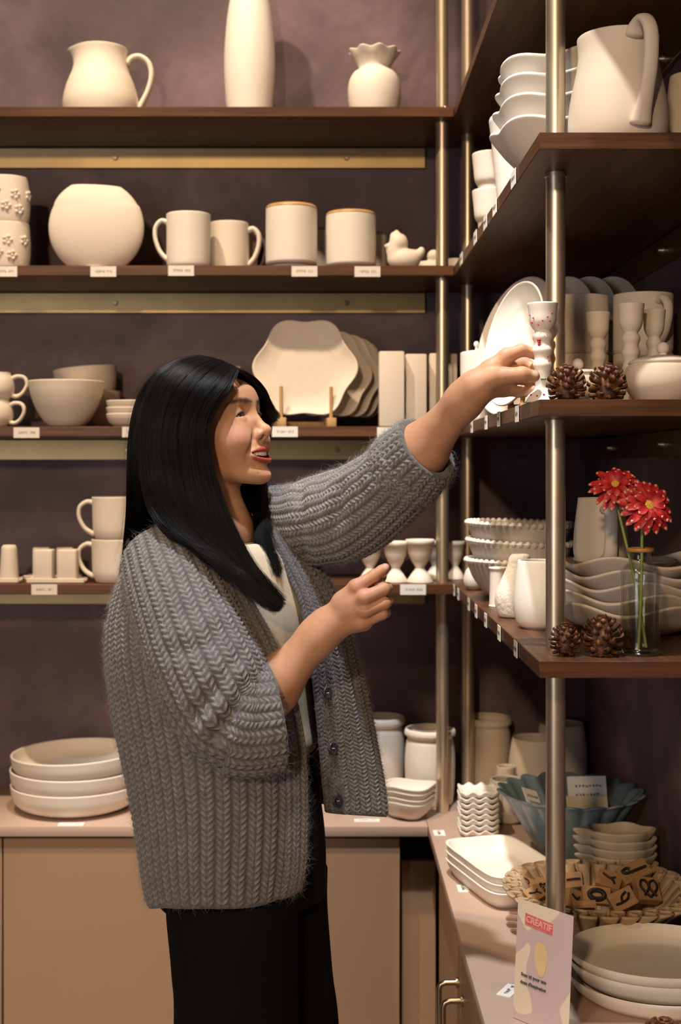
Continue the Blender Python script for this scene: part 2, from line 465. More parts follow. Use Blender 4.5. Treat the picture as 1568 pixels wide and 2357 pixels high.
pot('tall_vase', 'tall slim white vase cut off by the top of the photo', 'vase', at(575, Y, ZA), S(59, Y), 0.40,
    [(0.80, 0), (0.85, 0.01), (0.90, 0.08), (0.97, 0.22), (1.0, 0.34), (0.98, 0.48), (0.88, 0.66), (0.70, 0.84), (0.60, 0.95), (0.64, 1.0)], BW)
Rv, Hv = S(61, Y), 0.176
def ruf(th, r, z):
    k = max(0.0, min(1.0, (z/Hv-0.78)/0.22))**1.5
    return r*(1+0.055*k*np.cos(9*th))*np.cos(th), r*(1+0.055*k*np.cos(9*th))*np.sin(th), z+0.0022*k*np.cos(9*th)
pot('ruffled_vase', 'small round white vase with a ruffled frill neck, top shelf', 'vase', at(862, Y, ZA), Rv, Hv,
    [(0.74, 0), (0.80, 0.02), (0.93, 0.18), (1.0, 0.40), (0.96, 0.58), (0.80, 0.70), (0.62, 0.745), (0.60, 0.79), (0.72, 0.87), (0.86, 0.94), (0.95, 1.0)], BW, mod=ruf, seg=96, n=44, t=0.0035)

# ================= second back shelf
Y = 3.20
TUMB = [(0.86, 0), (0.93, 0.02), (0.99, 0.20), (1.02, 0.5), (0.99, 0.8), (0.95, 1.0)]
t0 = pot('tumbler', 'cream tumbler with raised flower relief, lower of the pair', 'tumbler', at(18, Y, ZB), S(51, Y), S(106, Y), TUMB, group='relief tumblers on the second back shelf')
def blossoms(parent, R, H):
    b = MB(); rnd = random.Random(5)
    for a, z in ((-1.15, 0.28), (-1.75, 0.35), (-0.55, 0.62), (-2.2, 0.70), (-1.35, 0.60)):
        for k in range(6):
            da, dz = (0, 0) if k == 5 else (0.0085*math.cos(k*1.257)/R, 0.0085*math.sin(k*1.257))
            b.ball((R*1.005*math.cos(a+da), R*1.005*math.sin(a+da), z*H+dz), 0.0052 if k < 5 else 0.0036, 8)
    b.build('flower_relief', BQ, parent)
blossoms(t0, S(51, Y), S(106, Y))
dup(t0, (XX(17, Y), Y, ZB+S(105, Y)), 0.35, 'cream tumbler with raised flower relief, stacked on top of its twin')
# flat moon vase
Rm = S(109, Y)
def moon(th, r, z): return r*np.cos(th), 0.36*r*np.sin(th), z+0*th-0.012*0+0.03*(r*np.cos(th)/Rm)*-0.18*(z > 0.16)
e = pot('moon_vase', 'large flat round cream vase with a cut-off top', 'vase', at(222, 3.172, ZB), Rm, S(191, 3.17),
    [(math.cos(math.radians(a)), (0.86+math.sin(math.radians(a)))/1.71) for a in (-59, -50, -35, -18, 0, 18, 35, 48, 58)], mod=moon, seg=80)
b = MB(); b.ball((0, 0, 0), 1.0, 28, (S(46, Y), 0.030, 0.012)); b.build('foot', BQ, e)
mug('white cylinder mug with handle on the left, second back shelf', 'mug', at(434, 3.17, ZB), S(51, 3.17), S(124, 3.17), PI, group='mugs on the second back shelf', mat=BW)
mug('cream cylinder mug with handle on the right, half behind the white one', 'mug', at(528, 3.26, ZB), S(46, 3.26), S(116, 3.26), -0.1, group='mugs on the second back shelf', hr=0.0065)
mug('cream mug farthest back, its handle poking out beside the gold-rimmed cup', 'mug', at(556, 3.345, ZB), S(38, 3.34), S(104, 3.34), -0.2, group='mugs on the second back shelf', hr=0.004)
CUP = [(0.84, 0), (0.93, 0.01), (0.985, 0.05), (1.0, 0.12), (1.0, 0.90), (0.975, 0.97), (0.93, 1.0)]
def gcup(label, loc, R, H):
    o = pot('rimmed_cup', label, 'cup', loc, R, H, CUP, BW, 'straight cups with an amber rim')
    pr = [(0.985*R, 0.945*H), (1.004*R, 0.952*H), (0.99*R, 0.975*H), (0.955*R, 0.994*H), (0.93*R, 1.003*H), (0.88*R, 1.003*H), (0.87*R, 0.985*H)]
    v, f = lathe_data(crv(pr, 14), 56)
    mk('rim_band', v, f, M['gold'], o); return o
gcup('straight white cup with amber rim, left one in front', at(671, 3.18, ZB), S(59, 3.18), S(146, 3.18))
gcup('straight cream cup with amber rim, beside the hen figurine', at(808, 3.20, ZB), S(57.5, 3.2), S(133, 3.2))
gcup('straight cup with amber rim behind the two front ones', at(722, 3.33, ZB), S(40, 3.33), S(112, 3.33))
gcup('straight cup with amber rim in shade behind the hen figurine', at(856, 3.335, ZB), S(36, 3.33), S(103, 3.33))
# hen / duck figurines
def blob(name, prims, mat, res=0.003, parent=None, loc=None, rot=None, k=0.008):
    """smooth union of ellipsoids (centre, radii)"""
    pts = np.array([p[0] for p in prims]); rad = np.array([max(p[1]) for p in prims])
    lo = (pts-rad[:, None]).min(0)-0.012; hi = (pts+rad[:, None]).max(0)+0.012
    def fn(q):
        d = None
        for c, r in prims:
            r = np.array(r); e_ = np.linalg.norm((q-np.array(c))/r, axis=1)
            di = (e_-1)*r.min()
            if d is None: d = di
            else:
                h = np.maximum(k-np.abs(d-di), 0)/k; d = np.minimum(d, di)-h*h*k*0.25
        return d
    v, f = surface_nets(fn, lo, hi, res)
    return mk(name, v, f, mat, parent, loc, rot)
def surface_nets(fn, lo, hi, res):
    lo = np.array(lo, float); hi = np.array(hi, float)
    n = np.ceil((hi-lo)/res).astype(int)+1
    ax = [lo[i]+np.arange(n[i])*res for i in range(3)]
    g = np.empty((n[0], n[1], n[2]), np.float32)
    yy, zz = np.meshgrid(ax[1], ax[2], indexing='ij'); yz = np.stack([yy.ravel(), zz.ravel()], 1)
    # evaluate in slabs of x, skipping what is far away
    step = max(1, int(400000//max(1, n[1]*n[2])))
    for i in range(0, n[0], step):
        xs = ax[0][i:i+step]
        q = np.empty((len(xs), len(yz), 3)); q[:, :, 0] = xs[:, None]; q[:, :, 1:] = yz[None]
        g[i:i+step] = fn(q.reshape(-1, 3)).reshape(len(xs), n[1], n[2])
    return nets_from_grid(g, lo, res)
def nets_from_grid(g, lo, res):
    s = g < 0
    c = [s[a:s.shape[0]-1+a, b:s.shape[1]-1+b, d:s.shape[2]-1+d] for a in (0, 1) for b in (0, 1) for d in (0, 1)]
    cnt = sum(q.astype(np.int8) for q in c)
    act = (cnt > 0) & (cnt < 8)
    idx = -np.ones(act.shape, np.int64); cells = np.argwhere(act); idx[act] = np.arange(len(cells))
    acc = np.zeros((len(cells), 3)); num = np.zeros(len(cells))
    offs = [(a, b, d) for a in (0, 1) for b in (0, 1) for d in (0, 1)]
    for o1 in offs:
        for axx in range(3):
            if o1[axx]: continue
            o2 = list(o1); o2[axx] = 1
            p1 = cells+np.array(o1); p2 = cells+np.array(o2)
            v1 = g[p1[:, 0], p1[:, 1], p1[:, 2]]; v2 = g[p2[:, 0], p2[:, 1], p2[:, 2]]
            m = (v1 < 0) != (v2 < 0)
            t = np.where(m, v1/np.where(m, v1-v2, 1), 0)
            pt = p1.astype(float); pt[:, axx] += t
            acc[m] += pt[m]; num[m] += 1
    v = acc/num[:, None]*res+np.array(lo)
    faces = []
    for axx in range(3):
        o = [1, 1, 1]; o[axx] = 0
        # edges along axx: interior positions
        sl1 = [slice(1, -1)]*3; sl1[axx] = slice(0, -1)
        sl2 = list(sl1); sl2[axx] = slice(1, None)
        a_ = s[tuple(sl1)]; b_ = s[tuple(sl2)]
        e = np.argwhere(a_ != b_)
        if len(e) == 0: continue
        flip = a_[tuple(e.T)]
        base = e.copy()
        for q in range(3):
            if q != axx: base[:, q] += 1
        u, w_ = [q for q in range(3) if q != axx]
        def ix(du, dw):
            p = base.copy(); p[:, u] -= du; p[:, w_] -= dw
            return idx[p[:, 0], p[:, 1], p[:, 2]]
        quad = np.stack([ix(1, 1), ix(0, 1), ix(0, 0), ix(1, 0)], 1)
        if axx == 1: flip = ~flip
        quad = np.where(flip[:, None], quad, quad[:, ::-1])
        faces.append(quad)
    f = np.concatenate(faces)
    f = f[(f >= 0).all(1)]
    return v, f
def figurine(label, loc, sc_, rz, name='hen_figurine', comb=True):
    s = sc_
    pr = [((0, 0, 0.030*s), (0.044*s, 0.030*s, 0.030*s)), ((0.030*s, 0, 0.042*s), (0.022*s, 0.016*s, 0.014*s)), ((0.046*s, 0, 0.052*s), (0.010*s, 0.012*s, 0.012*s)),
          ((-0.014*s, 0, 0.074*s), (0.025*s, 0.022*s, 0.026*s)), ((-0.024*s, 0, 0.052*s), (0.020*s, 0.020*s, 0.026*s)),
          ((-0.042*s, 0, 0.066*s), (0.010*s, 0.008*s, 0.006*s)), ((-0.038*s, 0, 0.052*s), (0.007*s, 0.005*s, 0.009*s))]
    if comb:
        pr += [((-0.030*s, 0, 0.094*s), (0.006*s, 0.005*s, 0.008*s)), ((-0.019*s, 0, 0.101*s), (0.006*s, 0.005*s, 0.008*s))]
    o = blob(name, pr, BQ, 0.0022*s, None, loc, (0, 0, rz), 0.007*s)
    return tag(o, label, 'figurine')
figurine('cream bird figurine lying low with its head turned left', at(930, 3.2, ZB), 0.93, 0.0)
figurine('small cream animal figurine behind the bird, partly behind the post', at(990, 3.28, ZB), 0.66, PI, 'animal_figurine', False)
pot('small_cup', 'tiny cream cup in the corner behind two posts, second shelf', 'cup', at(1046, 3.25, ZB), S(17, 3.2), S(34, 3.2), MUG_ROUND, t=0.0025)

# ================= third back shelf
Y = 3.19
RC = [(0.55, 0), (0.70, 0.03), (0.93, 0.25), (1.0, 0.48), (0.95, 0.74), (0.80, 0.95), (0.79, 1.0)]
RL = [(0.86, 0.82), (1.15, 0.90), (1.52, 0.85), (1.66, 0.60), (1.45, 0.30), (1.15, 0.16), (0.88, 0.18)]
c0 = mug('round cream cup, lower of two at the left edge', 'cup', at(-12, Y, ZC), S(43, Y), S(62, Y), -0.15, RC, RL, 0.0045, group='stacked round cups')
dup(c0, at(-10, Y, ZC+S(62, Y)), 0.05, 'round cream cup, upper of two at the left edge')
BOWL = [(0.42, 0), (0.46, 0.02), (0.62, 0.16), (0.80, 0.42), (0.93, 0.72), (1.0, 1.0)]
pot('deep_bowl', 'large deep cream bowl in front on the third shelf', 'bowl', at(153, 3.168, ZC), S(87, 3.168), S(103, 3.168), BOWL)
b2 = [(0.5, 0), (0.55, 0.02), (0.78, 0.22), (0.93, 0.55), (1.0, 1.0)]
pot('deep_bowl', 'cream bowl standing low behind the large deep bowl', 'bowl', at(210, 3.338, ZC), 0.076, 0.095, b2, group='bowls nested at the back')
pot('deep_bowl', 'tilted cream bowl nested on top at the back of the third shelf', 'bowl', at(204, 3.336, ZC+0.052), 0.081, 0.102, b2, group='bowls nested at the back', rot=(0, math.radians(-5.5), 0))
SD = [(0.60, 0), (0.66, 0.05), (0.84, 0.30), (0.95, 0.65), (1.0, 1.0)]
for i, nmz in enumerate(('bottom', 'middle', 'top')):
    pot('small_dish', f'small rounded cream dish, {nmz} of the three behind the hair', 'dish', at(301, 3.18, ZC+i*0.0165), S(56, 3.18), 0.030 if i == 0 else 0.029, SD, group='small dishes on the third shelf')
# block behind the head
b = MB(); b.box((0, 0, 0.08), (0.05, 0.04, 0.16), bev=0.004); tag(b.build('square_vase', BQ, loc=at(533, 3.33, ZC)), 'cream square vase mostly hidden behind her head', 'vase')
# scalloped plates on a wooden rack
def lobed(R, nl=6, amp=0.075, ph=0.5):
    def m(th, r, z):
        k = (r/R)**2
        rr = r*(1+amp*k*np.cos(nl*(th+ph)))
        return rr*np.cos(th), rr*np.sin(th), z+0*th
    return m
Rp = S(113, 3.2)
PL = [(0.55, 0), (0.60, 0.02), (0.80, 0.35), (0.93, 0.72), (1.0, 1.0)]
spots = [(703, 3.195, 'front'), (748, 3.245, 'second'), (775, 3.285, 'third'), (795, 3.325, 'fourth'), (806, 3.36, 'hindmost')]
for i, (px, y, lb) in enumerate(spots):
    rp = Rp*(1 if i == 0 else 0.93)*(1-0.02*i)
    o = pot('scalloped_plate', f'{lb} scalloped cream plate standing in the wooden rack', 'plate', (XX(px, y), y, ZC+0.024+rp*0.99), rp, 0.016, PL, mod=lobed(rp, 6, 0.062, 0.0), seg=120, t=0.0045, group='scalloped plates in the rack')
    o.rotation_euler = (math.radians(90-8), 0, math.radians(0 if i == 0 else 14))
e = empty('plate_rack', (XX(703, 3.17), 3.17, ZC), math.radians(8), 'light wooden rack holding the scalloped plates', 'plate rack')
hw = S(57, 3.2)
for sx in (-1, 1):
    b = MB(); b.box((sx*hw, 0.073, 0.011), (0.022, 0.212, 0.022), bev=0.002); r = b.build('base_bar', M['pine'], e)
    for k, y in enumerate((-0.017, 0.052, 0.092, 0.132, 0.168)):
        b = MB(); b.cyl((sx*hw, y, 0.02), (sx*hw, y, 0.098), 0.0045, 12); b.build('dowel', M['pine'], e)
b = MB(); b.box((0, 0.03, 0.008), (2*hw-0.022, 0.018, 0.012), bev=0.002); b.build('crossbar', M['pine'], e)
b = MB(); b.box((0, 0.14, 0.008), (2*hw-0.022, 0.018, 0.012), bev=0.002); b.build('crossbar', M['pine'], e)
# rectangular vases
def rectv(label, px0, px1, Y, H, d=0.05, rz=0.0):
    wd = S(px1-px0, Y); b = MB(); cx = XX((px0+px1)/2, Y)
    b.box((0, 0, H/2), (wd, d, H), bev=0.0035)
    o = b.build('rectangular_vase', BQ, loc=(cx, Y, ZC), rot=(0, 0, rz))
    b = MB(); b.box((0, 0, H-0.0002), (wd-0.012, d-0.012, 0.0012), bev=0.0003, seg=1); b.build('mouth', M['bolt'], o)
    return tag(o, label, 'vase', 'rectangular vases on the third shelf')
rectv('tall rectangular cream vase beside the plate rack', 872, 930, 3.16, 0.182)
rectv('rectangular cream vase with a shadow strip, second from the plate rack', 932, 981, 3.19, 0.178)
rectv('slim rectangular cream vase just left of the steel post', 987, 1016, 3.22, 0.182)
rectv('narrow rectangular cream vase standing between the two back posts', 1030, 1051, 3.24, 0.183)

# ================= lowest back shelf
Y = 3.17
def shaker(label, px, Y, w0, w1, H, name='salt_shaker', square=False, rz=0.0):
    if square:
        b = MB(); b.box((0, 0, H/2), (w0, w0*0.9, H), bev=0.004, seg=3)
        o = b.build(name, BQ, loc=at(px, Y, ZD+0.009), rot=(0, 0, rz))
    else:
        o = solid(name, [(0.0003, 0), (w0, 0), (w0, 0.002), (w1, H*0.86), (w1*0.94, H*0.94), (w1*0.75, H*0.99), (0.0003, H)], BQ, loc=at(px, Y, ZD+0.009))
    return tag(o, label, 'shaker')
def tray(label, px, Y, w, d, rz=0.0):
    b = MB(); b.box((0, 0, 0.0045), (w, d, 0.009), bev=0.004, seg=3)
    b.box((0, -d/2+0.003, 0.009), (w, 0.006, 0.006), bev=0.002); b.box((0, d/2-0.003, 0.009), (w, 0.006, 0.006), bev=0.002)
    return tag(b.build('small_tray', BQ, loc=at(px, Y, ZD), rot=(0, 0, rz)), label, 'tray', 'small trays under the shakers')
tray('small cream tray under the tapered shaker', 10, 3.16, 0.080, 0.05)
shaker('tapered round cream shaker on a small tray at the left edge', 21, 3.16, S(22, 3.16), S(18, 3.16), 0.083)
tray('small cream tray carrying two square shakers, front one', 132, 3.155, S(134, 3.15), 0.05)
shaker('square cream shaker, front left of four', 103, 3.155, S(42, 3.15), 0, 0.072, 'square_shaker', True)
shaker('square cream shaker, front right of four', 157, 3.155, S(44, 3.15), 0, 0.072, 'square_shaker', True)
tray('small cream tray carrying two square shakers, rear one', 122, 3.25, S(130, 3.2), 0.05)
shaker('square cream shaker, rear left of four', 98, 3.25, S(40, 3.2), 0, 0.072, 'square_shaker', True)
shaker('square cream shaker, rear right of four', 152, 3.25, S(40, 3.2), 0, 0.072, 'square_shaker', True)
CF = [(0.70, 0), (0.80, 0.02), (0.90, 0.14), (0.96, 0.35), (1.0, 1.0)]
CL = [(0.93, 0.88), (1.22, 0.90), (1.52, 0.78), (1.56, 0.55), (1.36, 0.32), (1.1, 0.20), (0.88, 0.14)]
Rm2 = S(52, 3.17)
m0 = mug('wide cream mug at the bottom of the stack behind her shoulder', 'mug', at(263, 3.17, ZD), Rm2, S(98, 3.17), PI, CF, CL, 0.0052, group='stacked wide mugs')
dup(m0, at(264, 3.175, ZD+S(97, 3.17)), PI+0.1, 'wide cream mug on top of the stack behind her shoulder')
EC = [(0.78, 0), (0.74, 0.04), (0.45, 0.20), (0.28, 0.34), (0.36, 0.42), (0.70, 0.60), (0.92, 0.78), (1.0, 0.90), (1.04, 0.92), (1.04, 1.0)]
def eggcup(label, px, Y, R, H):
    p = [(0.0003, 0.0), (0.98*R, 0), (1.0*R, 0.02*H), (0.62*R, 0.20*H), (0.36*R, 0.31*H), (0.34*R, 0.36*H), (0.62*R, 0.50*H), (0.86*R, 0.68*H), (0.95*R, 0.88*H), (1.04*R, 0.90*H), (1.04*R, 0.985*H), (1.0*R, 1.0*H), (0.92*R, 0.985*H), (0.85*R, 0.75*H), (0.55*R, 0.52*H), (0.0003, 0.44*H)]
    return tag(solid('egg_cup', p, BQ, loc=at(px, Y, ZD)), label, 'egg cup', 'footed cups on the lowest back shelf')
eggcup('footed cream cup in front, right above the price tag', 967, 3.165, S(32, 3.17), S(99, 3.17))
eggcup('footed cream cup in front, just past her fingertips', 911, 3.175, S(29, 3.17), S(94, 3.17))
eggcup('footed cream cup in the second row behind the front two', 1002, 3.26, S(27, 3.26), S(90, 3.26))
eggcup('footed cream cup mostly hidden by the raised sleeve', 852, 3.20, S(28, 3.2), S(90, 3.2))
eggcup('footed cream cup in the corner between the two back posts', 1048, 3.26, S(23, 3.26), S(88, 3.26))

# ================= things on the back worktop
SB = [(0.62, 0), (0.70, 0.03), (0.88, 0.22), (0.97, 0.55), (1.0, 1.0)]
for i, (lb, dx, tl) in enumerate((('bottom', 0, 0.0), ('middle', -2, 0.4), ('top', 2, -1.6))):
    pot('shallow_bowl', f'wide shallow cream bowl, {lb} of the stack on the left worktop', 'bowl', at(174+dx, 3.21, ZK+(0, 0.037, 0.078)[i]), S(147, 3.21), 0.060 if i < 2 else 0.058, SB, group='stack of wide shallow bowls', rot=(0, math.radians(tl), 0), t=0.005)
JAR = [(0.84, 0), (0.90, 0.02), (0.97, 0.25), (1.0, 0.55), (0.95, 0.80), (0.88, 0.88), (0.90, 0.90), (1.0, 0.915), (1.02, 0.95), (0.99, 0.99), (0.96, 1.0)]
pot('storage_jar', 'cream jar with a collar rim behind the left back post', 'jar', at(990, 3.25, ZK), S(58, 3.25), 0.186, JAR, group='collared jars on the back worktop', n=50)
pot('storage_jar', 'cream jar with a collar rim half hidden by the cardigan', 'jar', at(880, 3.33, ZK), S(52, 3.33), 0.200, JAR, group='collared jars on the back worktop', n=50)
pot('storage_jar', 'cream jar with a collar rim right of the far corner post', 'jar', at(1122, 3.345, ZK), S(55, 3.34), 0.196, JAR, group='collared jars on the back worktop', n=50)
TD = [(0.55, 0), (0.62, 0.06), (0.82, 0.35), (0.95, 0.75), (1.0, 1.0)]
def tri(th, r, z): rr = r*(1+0.10*np.cos(3*(th-0.5))); return rr*np.cos(th), rr*np.sin(th)*0.9, z+0.003*np.cos(3*th)*(r > 0.03)
for i in range(4):
    pot('rounded_dish', f'small rounded cream dish, {("lowest", "second from bottom", "third from bottom", "uppermost")[i]} of four beside the back post', 'dish', at(940+i*1.2, 3.12, ZK+(0, 0.023, 0.037, 0.049)[i]), S(60, 3.12), (0.040, 0.028, 0.028, 0.027)[i], TD, mod=tri, group='small dishes on the back worktop')

# ================= side shelf, second level: wavy bowls, pitchers, goblets
WR = 0.134
def wavy(R, n, amp, ph, lim=0.5):
    def m(th, r, z):
        k = max(0.0, (r/R-lim)/(1-lim))**1.5
        rr = r*(1+0.05*k*np.cos(n*th+ph+1.0))
        return rr*np.cos(th), rr*np.sin(th), z+amp*k*np.cos(n*th+ph)
    return m
WB = [(0.30, 0), (0.34, 0.02), (0.58, 0.25), (0.80, 0.58), (0.93, 0.84), (1.0, 1.0)]
wz = (0, 0.038, 0.073, 0.106)
for i in range(4):
    pot('wavy_bowl', f'large white bowl with a wavy rim, {("lowest", "second from bottom", "third from bottom", "topmost")[i]} of the tall stack', 'bowl', (0.420+0.003*i, 2.240, ZB+wz[i]), WR, 0.088, WB, BW, 'wavy bowls on the side shelf', mod=wavy(WR, 6, 0.0052, -6*math.radians(226)+0.40*i, 0.40), seg=120, t=0.007, n=40)
e = empty('pitcher', (0.447, 1.992, ZB), math.radians(-77), 'big cream pitcher with its handle towards the viewer', 'pitcher')
Rq, Hq = 0.0755, 0.172
pq = [(0.80, 0), (0.90, 0.02), (0.99, 0.14), (1.0, 0.30), (0.94, 0.50), (0.85, 0.68), (0.80, 0.84), (0.82, 1.0)]
def qmod(th, r, z):
    k = max(0.0, min(1.0, (z/Hq-0.70)/0.30))
    a = np.exp(-((np.abs(np.angle(np.exp(1j*(th-PI)))))/0.5)**2)
    rr = r*(1+0.28*k*k*a)
    return rr*np.cos(th), rr*np.sin(th), z+0.006*k*a-0.006*k*np.cos(th)*-1*0
vessel('body', [(r*Rq, z*Hq) for r, z in pq], 0.0045, BQ, 80, qmod, e)
handle('handle', [(0.74*Rq, 0.93*Hq), (0.92*Rq, 1.01*Hq), (1.18*Rq, 1.02*Hq), (1.42*Rq, 0.88*Hq), (1.42*Rq, 0.62*Hq), (1.24*Rq, 0.38*Hq), (1.07*Rq, 0.22*Hq), (0.98*Rq, 0.14*Hq)], 0.0092, BQ, e, sec=(0.70, 1.25), taper=lambda t: 1.0+0.55*abs(2*t-1)**4)
pot('round_jug', 'rounded cream jug cut off by the right edge, second shelf', 'jug', (0.602, 2.16, ZB), 0.050, 0.165, [(0.7, 0), (0.85, 0.04), (1.0, 0.3), (0.95, 0.6), (0.7, 0.85), (0.62, 1.0)])
pot('small_pot', 'small cream pot in shade behind the big pitcher', 'pot', (0.585, 2.36, ZB), 0.045, 0.115, MUG_ROUND)
pot('cone_vase', 'tall bright white tapering vase behind the wavy bowls', 'vase', (0.368, 2.49, ZB), 0.056, 0.185, [(0.62, 0), (0.66, 0.02), (0.8, 0.4), (0.95, 0.85), (1.0, 0.97), (0.97, 1.0)], BW)
GC = [(0.62, 0), (0.64, 0.03), (0.70, 0.30), (0.72, 0.36), (0.86, 0.46), (0.94, 0.75), (1.0, 1.0)]
def stackcups(x, y, n, lbs):
    for i in range(n):
        pot('flared_cup', lbs[i], 'cup', (x, y, ZB+i*0.078), 0.042, 0.102, GC, group='flared cups stacked on the side shelf', t=0.003)
stackcups(0.352, 2.76, 2, ('flared cream cup, lower of the stack beside the corner post', 'flared cream cup, upper of the stack beside the corner post'))
stackcups(0.405, 2.67, 2, ('flared cream cup, lower of the stack right behind the white vase', 'flared cream cup, upper of the stack right behind the white vase'))
pot('shaded_jar', 'shaded cream jar at the back behind the flared cups', 'jar', (0.43, 2.93, ZB), 0.048, 0.225, [(0.9, 0), (1.0, 0.05), (1.0, 0.8), (0.9, 0.96), (0.8, 1.0)])

# ================= side shelf, third level
# leaning plate in a rack
def dinner(name, label, loc, R, rot, mat=BW, group=None, H=0.016):
    return pot(name, label, 'plate', loc, R, H, PL, mat, group, rot=rot, t=0.0045, seg=72)
Yp = 2.22
dinner('oval_plate', 'big white plate standing on edge, brightly lit above her hand', (0.338, 2.24, ZC+0.111), 0.108, (0, math.radians(-80), math.radians(18)), group='plates standing on the side shelf')
dinner('oval_plate', 'white plate standing at the back just left of the near post', (0.405, 2.69, ZC+0.148), 0.146, (0, math.radians(-78), math.radians(24)), BQ, 'plates standing on the side shelf')
for i, (x, y, lb) in enumerate(((0.480, 2.69, 'first right of the near post'), (0.525, 2.69, 'middle one of three above the mugs'), (0.572, 2.69, 'rightmost of three above the mugs'))):
    dinner('oval_plate', f'shaded plate edge showing above the mugs, {lb}', (x, y, ZC+0.148), 0.146, (0, math.radians(-78), math.radians(24)), BQ, 'plates standing on the side shelf')
e = empty('plate_stand', (0.372, 2.245, ZC), math.radians(12), 'small light wooden stand under the bright white plate', 'plate stand')
b = MB(); b.box((-0.02, 0, 0.005), (0.080, 0.014, 0.010), bev=0.002); b.build('base_bar', M['pine'], e)
b = MB(); b.box((-0.02, -0.055, 0.005), (0.080, 0.014, 0.010), bev=0.002); b.build('base_bar', M['pine'], e)
b = MB(); b.cyl((-0.055, -0.055, 0.008), (-0.055, -0.055, 0.05), 0.004, 10); b.build('dowel', M['pine'], e)
b = MB(); b.cyl((-0.055, 0.0, 0.008), (-0.055, 0.0, 0.05), 0.004, 10); b.build('dowel', M['pine'], e)
e = empty('lidded_jar', (0.339, 2.895, ZC), 0, 'white lidded jar with a small knob behind the bright plate', 'jar')
vessel('body', [(r*0.040, z*0.155) for r, z in MUG], 0.004, BW, parent=e)
o = solid('lid', [(0.0003, 0.162), (0.02, 0.161), (0.036, 0.158), (0.040, 0.154), (0.0003, 0.153)], BW, parent=e)
b = MB(); b.cyl((-0.004, 0, 0.160), (-0.004, 0, 0.172), 0.003, 10); b.ball((-0.004, 0, 0.176), 0.0065); b.build('knob', BW, o)
# big mugs, two stacks of two
BM = [(0.86, 0), (0.92, 0.01), (0.98, 0.06), (1.0, 0.2), (1.0, 1.0)]
for j, (x, y, lb, rz) in enumerate(((0.478, 2.46, 'left', 2.6), (0.592, 2.43, 'right', -1.25))):
    m0 = mug(f'big cream mug, lower one of the {lb} stack behind the goblets', 'mug', (x, y, ZC), 0.055, 0.111, rz, BM, LOOP, 0.006, group='big mugs stacked on the side shelf')
    dup(m0, (x, y, ZC+0.111), rz, f'big cream mug, upper one of the {lb} stack behind the goblets')
# goblet shaped candle holders
def goblet(label, loc, s, mat=BQ, name='candle_holder', group='goblet shaped candle holders'):
    p = [(0.0003, 0), (0.026, 0), (0.027, 0.003), (0.022, 0.012), (0.0125, 0.022), (0.0115, 0.035), (0.0130, 0.052), (0.0150, 0.060), (0.0130, 0.068), (0.0128, 0.074), (0.0158, 0.083), (0.0132, 0.092), (0.0135, 0.097),
         (0.0158, 0.103), (0.0150, 0.109), (0.0118, 0.113), (0.0160, 0.119), (0.0200, 0.128), (0.0212, 0.142), (0.0225, 0.152), (0.0232, 0.158), (0.0222, 0.1585), (0.0195, 0.145), (0.017, 0.130), (0.0003, 0.122)]
    return tag(solid(name, [(r*s[0], z*s[1]) for r, z in crv(p, 90)], mat, 40, loc=loc), label, 'candle holder', group)
goblet('cream goblet candle holder directly above the pine cones', (XX(1377, 2.15), 2.15, ZC), (0.86, 1.0))
goblet('tall cream goblet candle holder, middle of the three', (XX(1453, 2.12), 2.12, ZC), (0.93, 1.065))
goblet('cream goblet candle holder nearest the right wall', (XX(1506, 2.17), 2.17, ZC), (0.83, 1.04))
# small white lidded pot behind the cones
e = empty('lidded_pot', (XX(1345, 2.06), 2.06, ZC), 0, 'little white lidded pot hidden behind the pine cones', 'pot')
vessel('body', [(0.018, 0), (0.024, 0.004), (0.034, 0.022), (0.033, 0.038), (0.028, 0.050)], 0.003, BW, parent=e)
o = solid('lid', [(0.0003, 0.058), (0.018, 0.056), (0.031, 0.053), (0.031, 0.050), (0.0003, 0.0495)], BW, parent=e)
b = MB(); b.ball((-0.010, 0, 0.065), 0.0095, 16); b.build('knob', BW, o)
# sugar bowl
e = empty('sugar_bowl', (XX(1527, 2.0), 2.0, ZC), 0, 'squat cream sugar bowl with a knobbed lid on the shelf end', 'sugar bowl')
vessel('body', [(0.034, 0), (0.042, 0.003), (0.056, 0.022), (0.0595, 0.038), (0.056, 0.054), (0.050, 0.061)], 0.004, BQ, parent=e)
o = solid('lid', crv([(0.0003, 0.0745), (0.012, 0.074), (0.034, 0.071), (0.050, 0.066), (0.0525, 0.062), (0.050, 0.060), (0.0003, 0.060)], 30), BQ, parent=e)
b = MB(); b.cyl((0, 0, 0.072), (0, 0, 0.080), 0.006, 14); b.ball((0, 0, 0.085), 0.0098, 16); b.build('knob', BQ, o)

